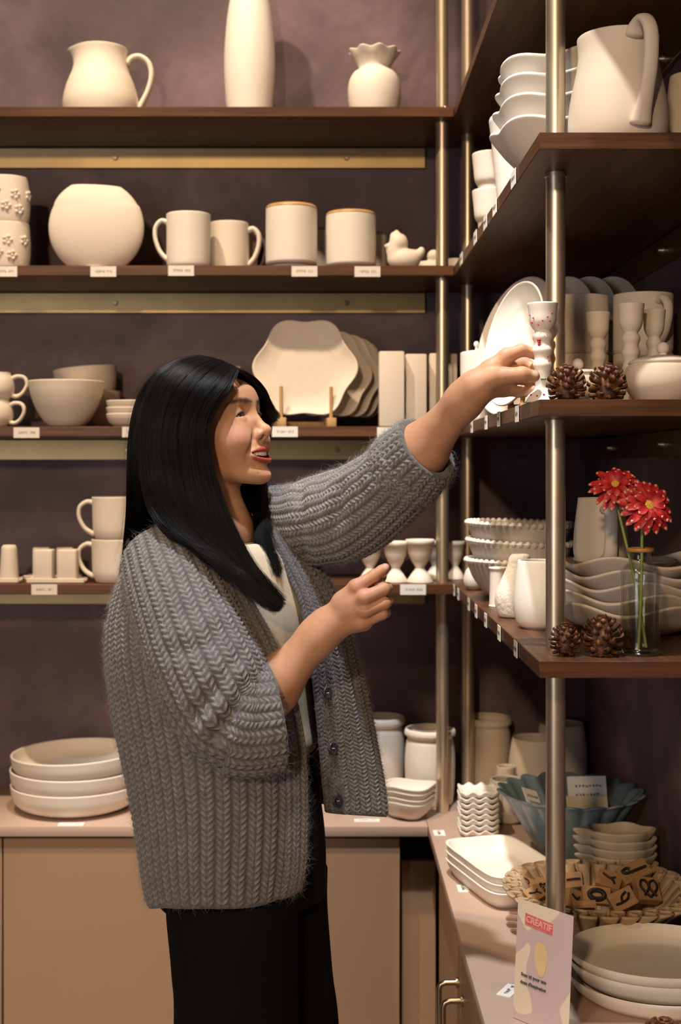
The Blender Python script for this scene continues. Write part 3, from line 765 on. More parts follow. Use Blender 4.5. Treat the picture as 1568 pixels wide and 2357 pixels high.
# ---- pine cones
def cone_mat():
    m, nt, b = newmat('pine_cone_scale')
    co = texco(nt); n = noise(nt, co, 60, 3)
    r = ramp(nt, [(0.3, (0.035, 0.014, 0.006)), (0.5, (0.12, 0.045, 0.016)), (0.75, (0.30, 0.13, 0.05))])
    nt.links.new(n.outputs[0], r.inputs[0]); nt.links.new(r.outputs[0], b.inputs['Base Color'])
    b.inputs['Roughness'].default_value = 0.55; return m
M['cone'] = cone_mat()
def pinecone(label, loc, R, H, rot, seed):
    rnd = random.Random(seed); v = []; f = []
    N = 60
    core, cf = lathe_data(crv([(0.0004, 0.0), (0.45*R, 0.10*H), (0.50*R, 0.45*H), (0.28*R, 0.85*H), (0.0004, 0.98*H)], 14), 12)
    v += [tuple(q) for q in core]; f += [tuple(q) for q in cf]
    for i in range(N):
        t = i/N; a = i*2.39996+rnd.uniform(-.12, .12)
        z = H*(0.04+0.92*t)
        env = R*math.sin(PI*min(1, (0.16+0.86*t)))**0.75
        elev = math.radians(-28+95*t+rnd.uniform(-8, 8))
        L = max(env, 0.25*R)*0.56; wd = R*0.50*(1-0.45*abs(t-0.4))
        r0 = max(env-L*math.cos(elev)*1.0, 0.12*R)*0.9
        ca, sa = math.cos(a), math.sin(a)
        out = Vector((ca, sa, 0)); side = Vector((-sa, ca, 0)); up = Vector((0, 0, 1))
        d = out*math.cos(elev)+up*math.sin(elev); nrm = (up*math.cos(elev)-out*math.sin(elev))
        o = out*r0+up*(z-0.02*H)
        base = len(v)
        rows = ((0.0, 0.30, 0.0), (0.55, 0.62, 0.0), (0.85, 0.95, 0.06), (1.0, 0.55, 0.22), (1.05, 0.15, 0.26))
        for (l, w_, h) in rows:
            c = o+d*(L*l)+nrm*(L*h*0.55)
            th_ = 0.17*L*(0.6+0.6*l)
            v += [tuple(c-side*wd*w_*0.5), tuple(c+nrm*th_), tuple(c+side*wd*w_*0.5), tuple(c-nrm*th_)]
        for k in range(len(rows)-1):
            for j in range(4):
                f.append((base+k*4+j, base+k*4+(j+1) % 4, base+(k+1)*4+(j+1) % 4, base+(k+1)*4+j))
        e_ = base+(len(rows)-1)*4; f.append((e_, e_+1, e_+2, e_+3))
    o = mk('pine_cone', v, f, M['cone'], None, loc, rot, True, 50)
    return tag(o, label, 'pine cone', 'brown pine cones')
pinecone('brown pine cone against the near post, third shelf', (XX(1304, 1.935), 1.935, ZC), 0.031, 0.056, (0, 0, 0.4), 1)
pinecone('brown pine cone with a short stalk beside the sugar bowl', (XX(1398, 1.945), 1.945, ZC), 0.031, 0.058, (0, 0, 1.9), 2)
pinecone('smaller dark pine cone at the foot of the near post, lower shelf', (XX(1301, 1.935), 1.935, ZD), 0.0245, 0.050, (0, 0.0, 0.9), 3)
pinecone('larger reddish pine cone beside the glass bottle, lower shelf', (XX(1387, 1.935), 1.935, ZD), 0.033, 0.062, (0, 0.0, 2.6), 4)
pinecone('pine cone cut off by the bottom right corner on the worktop', (XX(1530, 1.84), 1.84, ZK), 0.034, 0.060, (0, 0, 0.2), 5)

# ================= side shelf, lowest level
BB = [(0.40, 0), (0.45, 0.02), (0.66, 0.20), (0.85, 0.52), (0.955, 0.84), (0.985, 1.0)]
Rb = 0.111
for i, (lb, tl) in enumerate((('lowest', 0), ('middle', 2.0), ('top', 1.2))):
    o = pot('beaded_bowl', f'white bowl with a beaded rim, {lb} of the stack of three', 'bowl', (0.407, 2.75, ZD+(0, 0.043, 0.083)[i]), Rb, (0.084, 0.080, 0.078)[i], BB, BW, 'beaded bowls on the side shelf', rot=(math.radians(tl*0.4), math.radians(tl), 0))
    b = MB(); hh = (0.084, 0.080, 0.078)[i]
    for k in range(48):
        a = 2*PI*k/48; b.ball((Rb*0.985*math.cos(a), Rb*0.985*math.sin(a), hh), 0.0066, 8)
    b.build('beaded_rim', BW, o)
pot('tiny_jar', 'tiny rounded white jar at the far end of the lower side shelf', 'jar', (0.338, 2.97, ZD), 0.024, 0.062, [(0.6, 0), (0.9, 0.15), (1.0, 0.4), (0.8, 0.7), (0.5, 0.85), (0.55, 1.0)], BW, t=0.003)
pot('slim_cup', 'slim plain white cup left of the pebbled vase', 'cup', (0.348, 2.62, ZD), 0.021, 0.077, [(0.95, 0), (0.92, 0.05), (0.86, 0.5), (0.86, 0.9), (0.95, 0.97), (0.97, 1.0)], BW, t=0.003)
def pear(th, r, z): return r*np.cos(th)+0.010*(z/0.118)-0.004*math.sin(PI*z/0.118), r*np.sin(th)*0.8, z+0*th
pot('pebbled_vase', 'gourd shaped vase with a pebbled surface', 'vase', (0.352, 2.425, ZD), 0.037, 0.118, [(0.72, 0), (0.88, 0.05), (1.0, 0.25), (0.95, 0.42), (0.72, 0.62), (0.56, 0.80), (0.54, 0.92), (0.46, 0.985), (0.32, 1.0)], M['speckle'], mod=pear, n=40, t=0.004)
pot('barrel_cup', 'smooth white rounded cup standing in front of the pebbled vase', 'cup', (0.368, 2.265, ZD), 0.0415, 0.117, [(0.66, 0), (0.70, 0.015), (0.72, 0.025), (0.88, 0.09), (0.985, 0.26), (1.0, 0.45), (0.93, 0.72), (0.83, 0.97), (0.81, 1.0)], BW, t=0.0035)
# wavy plates
WP = [(0.36, 0), (0.42, 0.04), (0.72, 0.40), (0.92, 0.80), (1.0, 1.0)]
for i in range(5):
    pot('wavy_plate', f'cream plate with a strongly wavy rim, {("lowest", "second", "third", "fourth", "topmost")[i]} of five from below', 'plate', (0.522, 2.20, ZD+0.0002+i*0.0195), 0.138, 0.046, WP, BQ, 'wavy plates behind the glass bottle', mod=wavy(0.138, 5, 0.0085, 0.9*i+0.3, 0.4), seg=120, t=0.0055, n=30)
pot('flat_dish', 'flat dark-shaded dish under the tapered mug on the plates', 'dish', (0.505, 2.20, ZD+0.112), 0.085, 0.010, [(0.5, 0), (0.8, 0.1), (1.0, 1.0)], BQ, t=0.004)
e = mug('tapered cream mug standing on the wavy plates, handle in front', 'mug', (0.462, 2.19, ZD+0.1165), 0.0455, 0.110, math.radians(-85), [(0.70, 0), (0.82, 0.02), (0.95, 0.10), (1.0, 0.24), (0.96, 0.55), (0.84, 0.95), (0.83, 1.0)], [(0.86, 0.84), (1.12, 0.86), (1.28, 0.78), (1.33, 0.55), (1.25, 0.26), (1.10, 0.13), (0.93, 0.12)], 0.0075)
# glass bottle with flowers
def glassmat(name, col, rough=0.04, ior=1.45):
    """thin clear wall: see-through with a fresnel reflection"""
    m, nt, b = newmat(name)
    nt.nodes.remove(b)
    tr = nd(nt, 'ShaderNodeBsdfTransparent'); tr.inputs[0].default_value = (*col, 1)
    gl = nd(nt, 'ShaderNodeBsdfGlossy'); gl.inputs['Roughness'].default_value = rough
    lw = nd(nt, 'ShaderNodeLayerWeight'); lw.inputs[0].default_value = 0.25
    fr = nd(nt, 'ShaderNodeMath', operation='MULTIPLY_ADD'); fr.inputs[1].default_value = 0.42*(ior-1)/0.45; fr.inputs[2].default_value = 0.03
    nt.links.new(lw.outputs[1], fr.inputs[0])
    mx = nd(nt, 'ShaderNodeMixShader'); out = [q for q in nt.nodes if q.type == 'OUTPUT_MATERIAL'][0]
    nt.links.new(fr.outputs[0], mx.inputs[0]); nt.links.new(tr.outputs[0], mx.inputs[1]); nt.links.new(gl.outputs[0], mx.inputs[2])
    nt.links.new(mx.outputs[0], out.inputs[0])
    return m
M['glass'] = glassmat('bottle_glass', (0.975, 0.975, 0.96), 0.08, 1.5)
M['water'] = glassmat('flower_water', (0.96, 0.95, 0.80), 0.03, 1.2)
BV = (XX(1474, 1.945), 1.945, ZD)
prof = [(0.0275, 0), (0.0305, 0.002), (0.031, 0.006), (0.0295, 0.012), (0.0298, 0.10), (0.030, 0.118), (0.0285, 0.127), (0.020, 0.136), (0.0165, 0.141), (0.0160, 0.152), (0.0195, 0.1555), (0.0195, 0.158)]
bt = tag(vessel('glass_bottle', prof, 0.0024, M['glass'], 64, loc=BV, n=60), 'clear glass bottle with water holding the red flowers', 'bottle')
wz_ = 0.075
solid('water', [(0.0003, 0.0042), (0.0255, 0.0042), (0.0272, 0.008), (0.0268, 0.014), (0.0271, wz_-0.001), (0.0274, wz_), (0.0003, wz_)], M['water'], 48, parent=bt)
v, f = lathe_data([(0.0172, 0.153), (0.0203, 0.154), (0.0203, 0.159), (0.0172, 0.1595), (0.0168, 0.156)], 40)
mk('rim', v, f, M['gold'], bt)
def petalmat(name, c0, c1):
    m, nt, b = newmat(name)
    co = texco(nt); n = noise(nt, co, 90, 2)
    r = ramp(nt, [(0.35, c0), (0.7, c1)]); nt.links.new(n.outputs[0], r.inputs[0]); nt.links.new(r.outputs[0], b.inputs['Base Color'])
    b.inputs['Roughness'].default_value = 0.5; b.inputs['Subsurface Weight'].default_value = 0.0; return m
M['petal'] = petalmat('red_petal', (0.36, 0.008, 0.016), (0.72, 0.035, 0.035))
M['petal_tip'] = mat_flat('pale_petal_tip', (0.80, 0.36, 0.26), 0.5)
M['disc'] = mat_flat('yellow_flower_centre', (0.72, 0.42, 0.05), 0.7, var=0.3, nscale=400, bs=0.8)
M['stem'] = mat_flat('green_stem', (0.24, 0.34, 0.07), 0.5)
def flower(label, head, foot, R, nrm, seed):
    rnd = random.Random(seed)
    e = empty('red_flower', BV, 0, label, 'flower', 'red flowers in the glass bottle')
    head = Vector(head)-Vector(BV); foot = Vector(foot); nrm = Vector(nrm).normalized()
    q = nrm.to_track_quat('Z', 'Y'); MX = Matrix.Translation(head) @ q.to_matrix().to_4x4()
    b = MB(); bt_ = MB()
    for ring, (n, L, tl, z0) in enumerate(((15, 1.0, 0.02, 0.0), (14, 0.86, 0.24, 0.004), (11, 0.60, 0.55, 0.007))):
        for k in range(n):
            a = 2*PI*k/n+ring*0.2+rnd.uniform(-.1, .1); LL = R*L*rnd.uniform(0.9, 1.06); w_ = R*0.27*rnd.uniform(0.9, 1.15); t_ = tl+rnd.uniform(-.12, .16)
            rows = []
            for (l, ww) in ((0.20, 0.35), (0.45, 0.85), (0.72, 1.0), (0.90, 0.80), (1.0, 0.35)):
                x = LL*l; zz = z0+LL*math.sin(t_)*l+R*0.10*math.sin(PI*l)-R*0.16*l*l
                rows.append([(x, -w_*ww*0.5, zz+0.10*w_*ww), (x, 0, zz-0.05*w_), (x, w_*ww*0.5, zz+0.10*w_*ww)])
            rot = Matrix.Rotation(a, 4, 'Z')
            vv = [p for r_ in rows for p in r_]; ff = []
            for i in range(len(rows)-1):
                for j in range(2): ff.append((i*3+j, i*3+j+1, (i+1)*3+j+1, (i+1)*3+j))
            # thickness: a second layer slightly below
            m_ = len(vv); vv += [(x, y, z-0.0006) for x, y, z in vv[:m_]]; ff += [tuple(i+m_ for i in reversed(g)) for g in ff]
            b.add(vv, ff[:len(ff)], MX @ rot)
            tip = [(LL*0.95, -w_*0.22, rows[3][1][2]+0.0008), (LL*1.03, 0, rows[4][1][2]+0.0008), (LL*0.95, w_*0.22, rows[3][1][2]+0.0008), (LL*0.88, 0, rows[3][1][2]+0.0005)]
            bt_.add(tip+[(x, y, z-0.0025) for x, y, z in tip], [(0, 1, 2, 3), (7, 6, 5, 4), (0, 4, 5, 1), (1, 5, 6, 2), (2, 6, 7, 3), (3, 7, 4, 0)], MX @ rot)
    b.build('petals', M['petal'], e, sharp=None); bt_.build('petal_tips', M['petal_tip'], e, sharp=None)
    b = MB(); b.ball((0, 0, 0), 1, 20, (R*0.32, R*0.32, R*0.17)); v = [MX @ (q_+Vector((0, 0, R*0.16))) for q_ in b.v]
    mk('flower_centre', [tuple(q_) for q_ in v], b.f, M['disc'], e)
    p = crv([tuple(head-nrm*0.002), tuple(head-nrm*0.016+Vector((0, 0, -0.012))), tuple((head*0.35+foot*0.65)+Vector((0, 0, 0.01))), tuple(foot)], 20)
    b = MB(); b.tube(p, 0.0022, 10); b.build('stem', M['stem'], e)
h1 = P(1418, 1124, 1.955); h2 = P(1488, 1168, 1.915)
flower('red flower higher up on the left, seen half from the side', h1, (0.010, 0.004, 0.010), 0.0395, (-0.25, -0.75, 0.62), 3)
flower('red flower in front on the right, open towards the viewer', h2, (-0.004, -0.006, 0.008), 0.0425, (0.12, -0.92, 0.36), 7)

# ================= side worktop
# wavy square coasters
def sqw(th, r, z):
    c, s_ = np.cos(th), np.sin(th)
    k = (np.abs(c)**8+np.abs(s_)**8)**(-1/8.0)
    x, y = r*k*c, r*k*s_
    return x, y, z+0.0030*np.cos(x*215+0.5)*np.cos(y*215)*(r/0.04)**2
cp = [(0.0003, 0.0), (0.036, 0.0), (0.0415, 0.0025), (0.0438, 0.0060), (0.0450, 0.0098), (0.0445, 0.0115), (0.0425, 0.0112), (0.0395, 0.0075), (0.030, 0.0040), (0.0003, 0.0038)]
for i in range(8):
    lb = ('lowest', 'second', 'third', 'fourth', 'fifth', 'sixth', 'seventh', 'topmost')[i]
    o = tag(solid('wavy_coaster', crv(cp, 28), BW, 120, sqw, loc=(0.349+0.0006*(i % 3), 2.985, ZK+0.0026+i*0.0125)), f'square wavy-edged white coaster, {lb} of the stack counted from below', 'coaster', 'stack of wavy coasters')
pot('round_pot', 'white rounded pot between the coasters and the blue bowl', 'pot', (0.428, 3.085, ZK), 0.050, 0.098, [(0.6, 0), (0.75, 0.04), (0.95, 0.25), (1.0, 0.48), (0.92, 0.75), (0.78, 0.95), (0.76, 1.0)], BW)
pot('little_cup', 'little white cup behind the rounded white pot', 'cup', (0.437, 3.155, ZK), 0.024, 0.112, MUG_ROUND, BW)
RT = [(0.72, 0), (0.80, 0.02), (0.93, 0.15), (1.0, 0.38), (0.99, 0.60), (0.90, 0.88), (0.84, 1.0)]
pot('round_tumbler', 'rounded cream tumbler behind the blue bowl, left of the near post', 'tumbler', (0.515, 3.22, ZK), 0.0635, 0.168, RT, group='rounded tumblers in the corner')
pot('round_tumbler', 'rounded cream tumbler behind the blue bowl, right of the near post', 'tumbler', (0.605, 3.34, ZK), 0.066, 0.180, RT, group='rounded tumblers in the corner')
# blue fluted bowl
def bluemat():
    m, nt, b = newmat('blue_glaze')
    co = texco(nt); n = noise(nt, co, 25, 3)
    r = ramp(nt, [(0.3, (0.135, 0.180, 0.205)), (0.7, (0.19, 0.255, 0.295))]); nt.links.new(n.outputs[0], r.inputs[0]); nt.links.new(r.outputs[0], b.inputs['Base Color'])
    b.inputs['Roughness'].default_value = 0.18; return m
M['blue'] = bluemat()
Rbb = 0.150
def flute(th, r, z):
    k = min(1, (r/Rbb))**1.5
    rr = r*(1+0.105*k*np.abs(np.cos(9*th))-0.065*k)
    return rr*np.cos(th), rr*np.sin(th), z+0.007*k*np.abs(np.cos(9*th))
pot('fluted_bowl', 'glossy blue fluted bowl holding paper cards', 'bowl', (0.520, 2.77, ZK), Rbb, 0.142, [(0.46, 0), (0.50, 0.03), (0.46, 0.10), (0.48, 0.18), (0.62, 0.42), (0.80, 0.74), (0.94, 0.95), (1.0, 1.0)], M['blue'], mod=flute, seg=160, t=0.005, n=50)
M['card'] = mat_flat('cream_card', (0.72, 0.60, 0.42), 0.8)
def papers(name, label, c, w_, h, rot, mat, ink=None, th=0.0012):
    b = MB(); b.box((0, 0, 0), (w_, th, h)); o = b.build(name, mat, loc=c, rot=rot, smooth=False, sharp=None)
    if ink:
        b = MB(); rnd = random.Random(ink)
        for r_ in range(2):
            x = -w_*0.30
            while x < w_*0.32:
                q = rnd.uniform(0.003, 0.0065)
                pts = [(x+q*i/5, -th*0.5-0.0004, h*(0.16-0.30*r_)+0.0032*math.sin(i*2.1+rnd.uniform(-1, 1))) for i in range(6)]
                b.tube(pts, 0.0007, 5); x += q+0.0028
        b.build('handwriting', M['ink'], o)
    return tag(o, label, 'card', 'cards in the blue bowl')
papers('paper_card', 'white card with handwriting upright at the back of the blue bowl', (XX(1352, 2.80), 2.80, ZK+0.142), 0.085, 0.060, (math.radians(-14), 0, 0.08), M['paper'], 4)
papers('folded_card', 'beige blank card lying in front inside the blue bowl', (XX(1356, 2.72), 2.735, ZK+0.122), 0.086, 0.050, (math.radians(-38), 0, -0.06), M['card'])
papers('paper_card', 'grey shaded card on the left inside the blue bowl', (XX(1232, 2.76), 2.79, ZK+0.125), 0.050, 0.050, (math.radians(-40), 0.35, 0.7), M['paper'], 9)
# rectangular trays
def rect_tray(label, c, z, sx, sy, H, rz):
    n = 96
    th = np.linspace(0, 2*PI, n, endpoint=False)
    def ring(ix, iy, z_, p=6.0):
        c_, s_ = np.cos(th), np.sin(th)
        k = (np.abs(c_)**p+np.abs(s_)**p)**(-1/p)
        return np.stack([ix*k*c_, iy*k*s_, np.full(n, z_)], 1)
    t = 0.005
    R_ = [ring(0.001, 0.001, 0.004), ring(sx*0.70, sy*0.66, 0.004), ring(sx*0.80, sy*0.76, 0.0), ring(sx*0.86, sy*0.82, 0.001), ring(sx*0.96, sy*0.93, H*0.55), ring(sx-0.002, sy-0.002, H*0.92), ring(sx, sy, H*0.97), ring(sx-0.001, sy-0.001, H), ring(sx-t, sy-t, H), ring(sx-t-0.002, sy-t-0.002, H*0.95), ring(sx*0.95-t, sy*0.92-t, H*0.60), ring(sx*0.87-t, sy*0.83-t, t*1.7), ring(sx*0.80-t, sy*0.75-t, t*1.25), ring(0.001, 0.001, t*1.25)]
    m = len(R_); v = np.concatenate(R_); idx = np.arange(m*n).reshape(m, n); a, b_ = idx[:-1], idx[1:]
    f = np.stack([a, np.roll(a, -1, 1), np.roll(b_, -1, 1), b_], -1).reshape(-1, 4)
    return tag(mk('rectangular_tray', v, f, BW, None, (c[0], c[1], z), (0, 0, rz)), label, 'tray', 'stack of rectangular trays')
for i, lb in enumerate(('bottom', 'middle', 'top')):
    rect_tray(f'white rectangular tray with rounded corners, {lb} of three', (0.350, 2.592), ZK+(0, 0.0165, 0.0315)[i], 0.137, 0.080, 0.034, math.radians(-73.5))
# leaf dishes
def leaf(th, r, z):
    a = np.angle(np.exp(1j*(th-PI)))
    k = (r/0.07)
    sp = 1+0.55*np.exp(-(a/0.16)**2)*k
    lob = 1+0.07*np.cos(5*th)*k
    return r*sp*lob*np.cos(th), 0.66*r*lob*np.sin(th), z+0.004*k*np.exp(-(a/0.3)**2)+0.0015*np.cos(5*th)*k
for i in range(7):
    pot('leaf_dish', f'tan leaf shaped dish with a pointed stalk, {("lowest", "second", "third", "fourth", "fifth", "sixth", "topmost")[i]} of seven counted upward', 'dish', (XX(1436, 2.55)-0.003*i*0.3, 2.555, ZK+i*0.0164), 0.066, 0.026 if i else 0.028, [(0.5, 0), (0.62, 0.05), (0.84, 0.40), (0.96, 0.80), (1.0, 1.0)], M['tan_leaf'], 'leaf dishes', mod=leaf, seg=128, t=0.0065, rot=(0, 0, math.radians((-3, 4, -5, 2, 0, -4, 1)[i])))
# ruffled bowl
Rr, NR = 0.158, 30
def pleat(th, r, z):
    k = max(0.0, min(1.0, (r/Rr-0.42)/0.58))
    tt = th+k**1.2*0.065*np.sin(2*NR*th)*1.0
    rr = r*(1+0.105*k**0.9*np.cos(NR*th))
    return rr*np.cos(tt), rr*np.sin(tt), z+0.003*k*np.sin(3*th)
pot('ruffled_bowl', 'tan bowl with a tightly pleated rim full of stamps', 'bowl', (0.496, 2.362, ZK), Rr, 0.073, [(0.44, 0), (0.50, 0.015), (0.62, 0.22), (0.80, 0.58), (0.93, 0.86), (1.0, 1.0)], M['tan_ruffle'], mod=pleat, seg=NR*16, t=0.0055, n=40)
# wooden stamps
M['stampwood'] = mat_wood('stamp_wood', (0.36, 0.19, 0.08), (0.54, 0.32, 0.15), 'x', 0.5, 2.5)
M['rubber'] = mat_flat('dark_rubber', (0.022, 0.014, 0.014), 0.6)
SHAPES = {
 'pretzel': [[(0.0, -0.9), (0.55, -0.35), (0.85, 0.25), (0.6, 0.75), (0.15, 0.55), (0.0, 0.1), (-0.25, -0.35), (-0.6, -0.75)], [(0.0, -0.9), (-0.55, -0.35), (-0.85, 0.25), (-0.6, 0.75), (-0.15, 0.55), (0.0, 0.1), (0.25, -0.35), (0.6, -0.75)]],
 'cane': [[(0.9, -0.15), (0.3, -0.1), (-0.35, -0.05), (-0.75, 0.1), (-0.85, 0.45), (-0.5, 0.6), (-0.3, 0.35)]],
 'ring': [[(0.6*math.cos(a*0.5), 0.6*math.sin(a*0.5)) for a in range(14)]],
 'bird': [[(-0.8, -0.3), (-0.2, -0.35), (0.4, -0.2), (0.7, 0.35)], [(-0.2, -0.3), (0.0, 0.3), (0.5, 0.6)]],
 'leaf': [[(-0.7, 0.4), (-0.2, 0.1), (0.3, -0.1), (0.6, -0.6)], [(0.1, 0.0), (0.5, 0.35)]],
 'flower': [[(0.45*math.cos(a*0.4)*(1+0.4*math.cos(a*2)), 0.45*math.sin(a*0.4)*(1+0.4*math.cos(a*2))) for a in range(17)], [(0.1, 0), (-0.1, 0.02)]],
 'bar': [[(-0.85, 0), (0, 0.05), (0.85, 0)]],
}
def stamp(label, px, py, Y, sx, sy, sz, rot, shape, wd=0.0024):
    b = MB(); b.box((0, 0, 0), (sx, sy, sz), bev=0.001, seg=1)
    o = b.build('wooden_stamp', M['stampwood'], loc=P(px, py, Y), rot=rot)
    b = MB()
    for ln in SHAPES[shape]:
        c = crv([(x*sx*0.44, y*sy*0.44, sz/2+0.0012) for x, y in ln], 26)
        b.tube([tuple(q) for q in c], wd*1.25, 8, sec=(1.0, 0.7))
    b.build('stamp_motif', M['rubber'], o)
    return tag(o, label, 'stamp', 'wooden stamps in the pleated bowl')
R3 = lambda a, b_, c: (math.radians(a), math.radians(b_), math.radians(c))
stamp('wooden stamp with a pretzel motif at the right of the pile', 1489, 2050, 2.36, 0.044, 0.044, 0.020, R3(48, 8, 12), 'pretzel', 0.0026)
stamp('wooden stamp with a candy cane motif at the back of the pile', 1458, 2010, 2.41, 0.060, 0.034, 0.022, R3(42, -16, 20), 'cane', 0.0032)
stamp('wooden stamp with a thick dark ring in the middle', 1372, 2062, 2.345, 0.050, 0.030, 0.022, R3(62, 4, -4), 'ring', 0.0052)
stamp('wooden stamp with a bird motif in front of the pretzel', 1433, 2072, 2.315, 0.046, 0.034, 0.018, R3(55, -22, 10), 'bird', 0.0026)
stamp('wooden stamp with a small twig motif behind the ring', 1402, 2032, 2.40, 0.044, 0.036, 0.024, R3(30, 12, -22), 'leaf', 0.0022)
stamp('plain wooden stamp lying flat at the front right', 1345, 2094, 2.275, 0.042, 0.030, 0.016, R3(65, 0, 6), 'bar', 0.0020)
stamp('small wooden stamp with a letter motif right behind the post', 1322, 2030, 2.42, 0.034, 0.030, 0.024, R3(52, -10, -12), 'bar', 0.0022)
stamp('upright wooden block with a tiny leaf motif next to the post', 1318, 2072, 2.35, 0.030, 0.034, 0.022, R3(58, 24, 14), 'leaf', 0.0018)
stamp('wooden stamp with a blossom motif left of the post', 1250, 2046, 2.36, 0.034, 0.034, 0.020, R3(58, 10, -10), 'flower', 0.0020)
stamp('pale wooden stamp with a small round motif at the far left', 1206, 2036, 2.42, 0.040, 0.024, 0.022, R3(38, 14, -30), 'ring', 0.0012)
stamp('pale wooden stamp lying at the left front inside the rim', 1228, 2062, 2.33, 0.036, 0.026, 0.020, R3(40, -14, 34), 'leaf', 0.0014)
stamp('wooden stamp with a slanted bar near the right rim', 1492, 2026, 2.44, 0.050, 0.024, 0.020, R3(48, -30, 18), 'bar', 0.0026)
# oval platters
def oval(a, b_): return lambda th, r, z: (a*r*np.cos(th), b_*r*np.sin(th), z+0*th)
OP = [(0.80, 0), (0.84, 0.03), (0.93, 0.35), (0.985, 0.80), (1.0, 1.0)]
pot('oval_platter', 'large cream oval platter on the worktop, lowest of three', 'platter', (0.530, 2.075, ZK), 1.0, 0.026, OP, BQ, 'oval platters', mod=oval(0.142, 0.130), seg=96, t=0.006)
pot('oval_platter', 'large cream oval platter, middle of three at the bottom right', 'platter', (0.533, 2.085, ZK+0.0165), 1.0, 0.028, OP, BW, 'oval platters', mod=oval(0.141, 0.120), seg=96, t=0.006)
pot('oval_platter', 'large cream oval platter on top, half lit half shaded', 'platter', (0.533, 2.090, ZK+0.0300), 1.0, 0.028, OP, BW, 'oval platters', mod=oval(0.142, 0.121), seg=96, t=0.006)

# ---- painted candle holder she holds
HX, HY = 0.3305, 1.985
h = goblet('white candle holder with red dots and a heart, held by the woman', (HX, HY, ZC+0.0003), (1.0, 0.962), BW, 'painted_candle_holder', None)
M['red'] = mat_flat('red_paint', (0.55, 0.03, 0.03), 0.4)
M['green'] = mat_flat('green_paint', (0.10, 0.28, 0.08), 0.4)
b = MB(); rnd = random.Random(11)
for (a, z, r, s_) in [(-100, .128, .0215, .0012), (-80, .134, .0218, .0013), (-70, .128, .0212, .0013), (-120, .122, .0190, .0012), (-62, .14, .0222, .0012), (-140, .133, .0218, .0013), (-150, .126, .0208, .0015), (-160, .138, .0222, .0012), (-60, .066, .0142, .0011), (-58, .060, .0142, .0010), (-62, .072, .0130, .0010), (-95, .012, .0225, .0018), (-120, .010, .0240, .0016), (-150, .012, .0225, .0018)]:
    a = math.radians(a); b.ball((r*math.cos(a), r*math.sin(a), z*0.962), s_, 8)
for (a, z, r) in [(-118, .0985, .0148), (-126, .0985, .0148), (-122, .095, .0142), (-122, .0915, .0136)]:
    a = math.radians(a); b.ball((r*math.cos(a), r*math.sin(a), z*0.962), 0.0024, 8)
b.build('painted_dots', M['red'], h)
b = MB()
for a in (-100, -88): b.ball((0.0125*math.cos(math.radians(a)), 0.0125*math.sin(math.radians(a)), 0.036), 0.0026, 8, (1.2, 1, 0.6))
b.build('painted_leaf', M['green'], h)

# ================= price tags
def pricetag(label, loc, rz, flat=False, seed=1, w_=0.0615, hh=0.0248):
    b = MB(); b.box((0, 0, 0), (w_, 0.0012, hh))
    o = b.build('price_tag', M['paper'], loc=loc, rot=(math.radians(-90) if flat else 0, 0, rz), smooth=False, sharp=None)
    b = MB(); rnd = random.Random(seed); x = -w_*0.30
    n = 0
    while x < w_*0.34:
        q = rnd.uniform(0.0022, 0.0038)
        if n != 5:
            pts = [(x+q*i/6, -0.0010, 0.0036*math.sin(i*rnd.uniform(1.4, 2.4)+rnd.uniform(-.6, .6))) for i in range(7)]
            b.tube(pts, 0.00024, 4)
        x += q+0.0016; n += 1
    b.build('handwriting', M['ink'], o)
    return tag(o, label, 'price tag', 'handwritten price tags')
yb = YE-0.0008
for z, lst in ((ZB, ((10, 'at the left edge under the relief tumblers'), (238, 'under the flat round vase'), (417, 'under the white cylinder mug'), (701, 'under the left amber-rimmed cup'), (846, 'under the amber-rimmed cup beside the bird'))),
              (ZC, ((61, 'under the deep bowl on the left'), (311, 'half hidden behind the hair'), (656, 'under the plate rack'), (898, 'under the rectangular vases'))),
              (ZD, ((102, 'under the square shakers'), (951, 'under the footed cups')))):
    for i, (px, lb) in enumerate(lst):
        pricetag(f'handwritten white price tag {lb}', (XX(px, yb), yb, z-0.0135+0.0015*math.sin(px)), 0.0, seed=px)
xe = XE-0.0008
def side_tags(z, pxs, lbs, w_=0.028):
    for px, lb in zip(pxs, lbs):
        y = F*xe/(px-VX)
        pricetag(f'white price tag on the side shelf edge {lb}', (xe, y, z-0.0125), math.radians(-90), seed=px, w_=w_, hh=0.026)
side_tags(ZB, (1062, 1094, 1117, 1139, 1182), ('at the corner, second level', 'under the flared cups, second level', 'under the white vase, far one, second level', 'under the white vase, near one, second level', 'under the wavy bowls, second level'), 0.05)
side_tags(ZC, (1086, 1119, 1148, 1190), ('beside her forearm, third level', 'under the plate stand, third level', 'under the bright plate, third level', 'under the candle holder, third level'), 0.034)
side_tags(ZD, (1045, 1055, 1079, 1096, 1118, 1149, 1187), ('at the corner, lowest level', 'second from the corner, lowest level', 'under the beaded bowls, lowest level', 'under the slim cup, lowest level', 'under the pebbled vase, lowest level', 'under the barrel cup, lowest level', 'nearest the post, lowest level'), 0.034)
zf = ZK+0.0007
def flat_tag(label, px, py, rz, w_=0.06, hh=0.026, seed=3):
    Yt = F*(CZ-ZK)/(py-VY); pricetag(label, (XX(px, Yt), Yt, zf), rz, True, seed, w_, hh)
flat_tag('white price tag lying on the worktop before the shallow bowls', 164, 1898, 0.0)
flat_tag('white price tag lying on the worktop near the cardigan hem', 845, 1889, 0.0)
flat_tag('small white price tag lying on the worktop corner', 1011, 1918, math.radians(90), 0.045, 0.026)
flat_tag('small white price tag lying before the rectangular trays', 1066, 2046, math.radians(90), 0.042, 0.022)
flat_tag('small white price tag half behind the leaflet sign', 1172, 2281, math.radians(60), 0.05, 0.024)

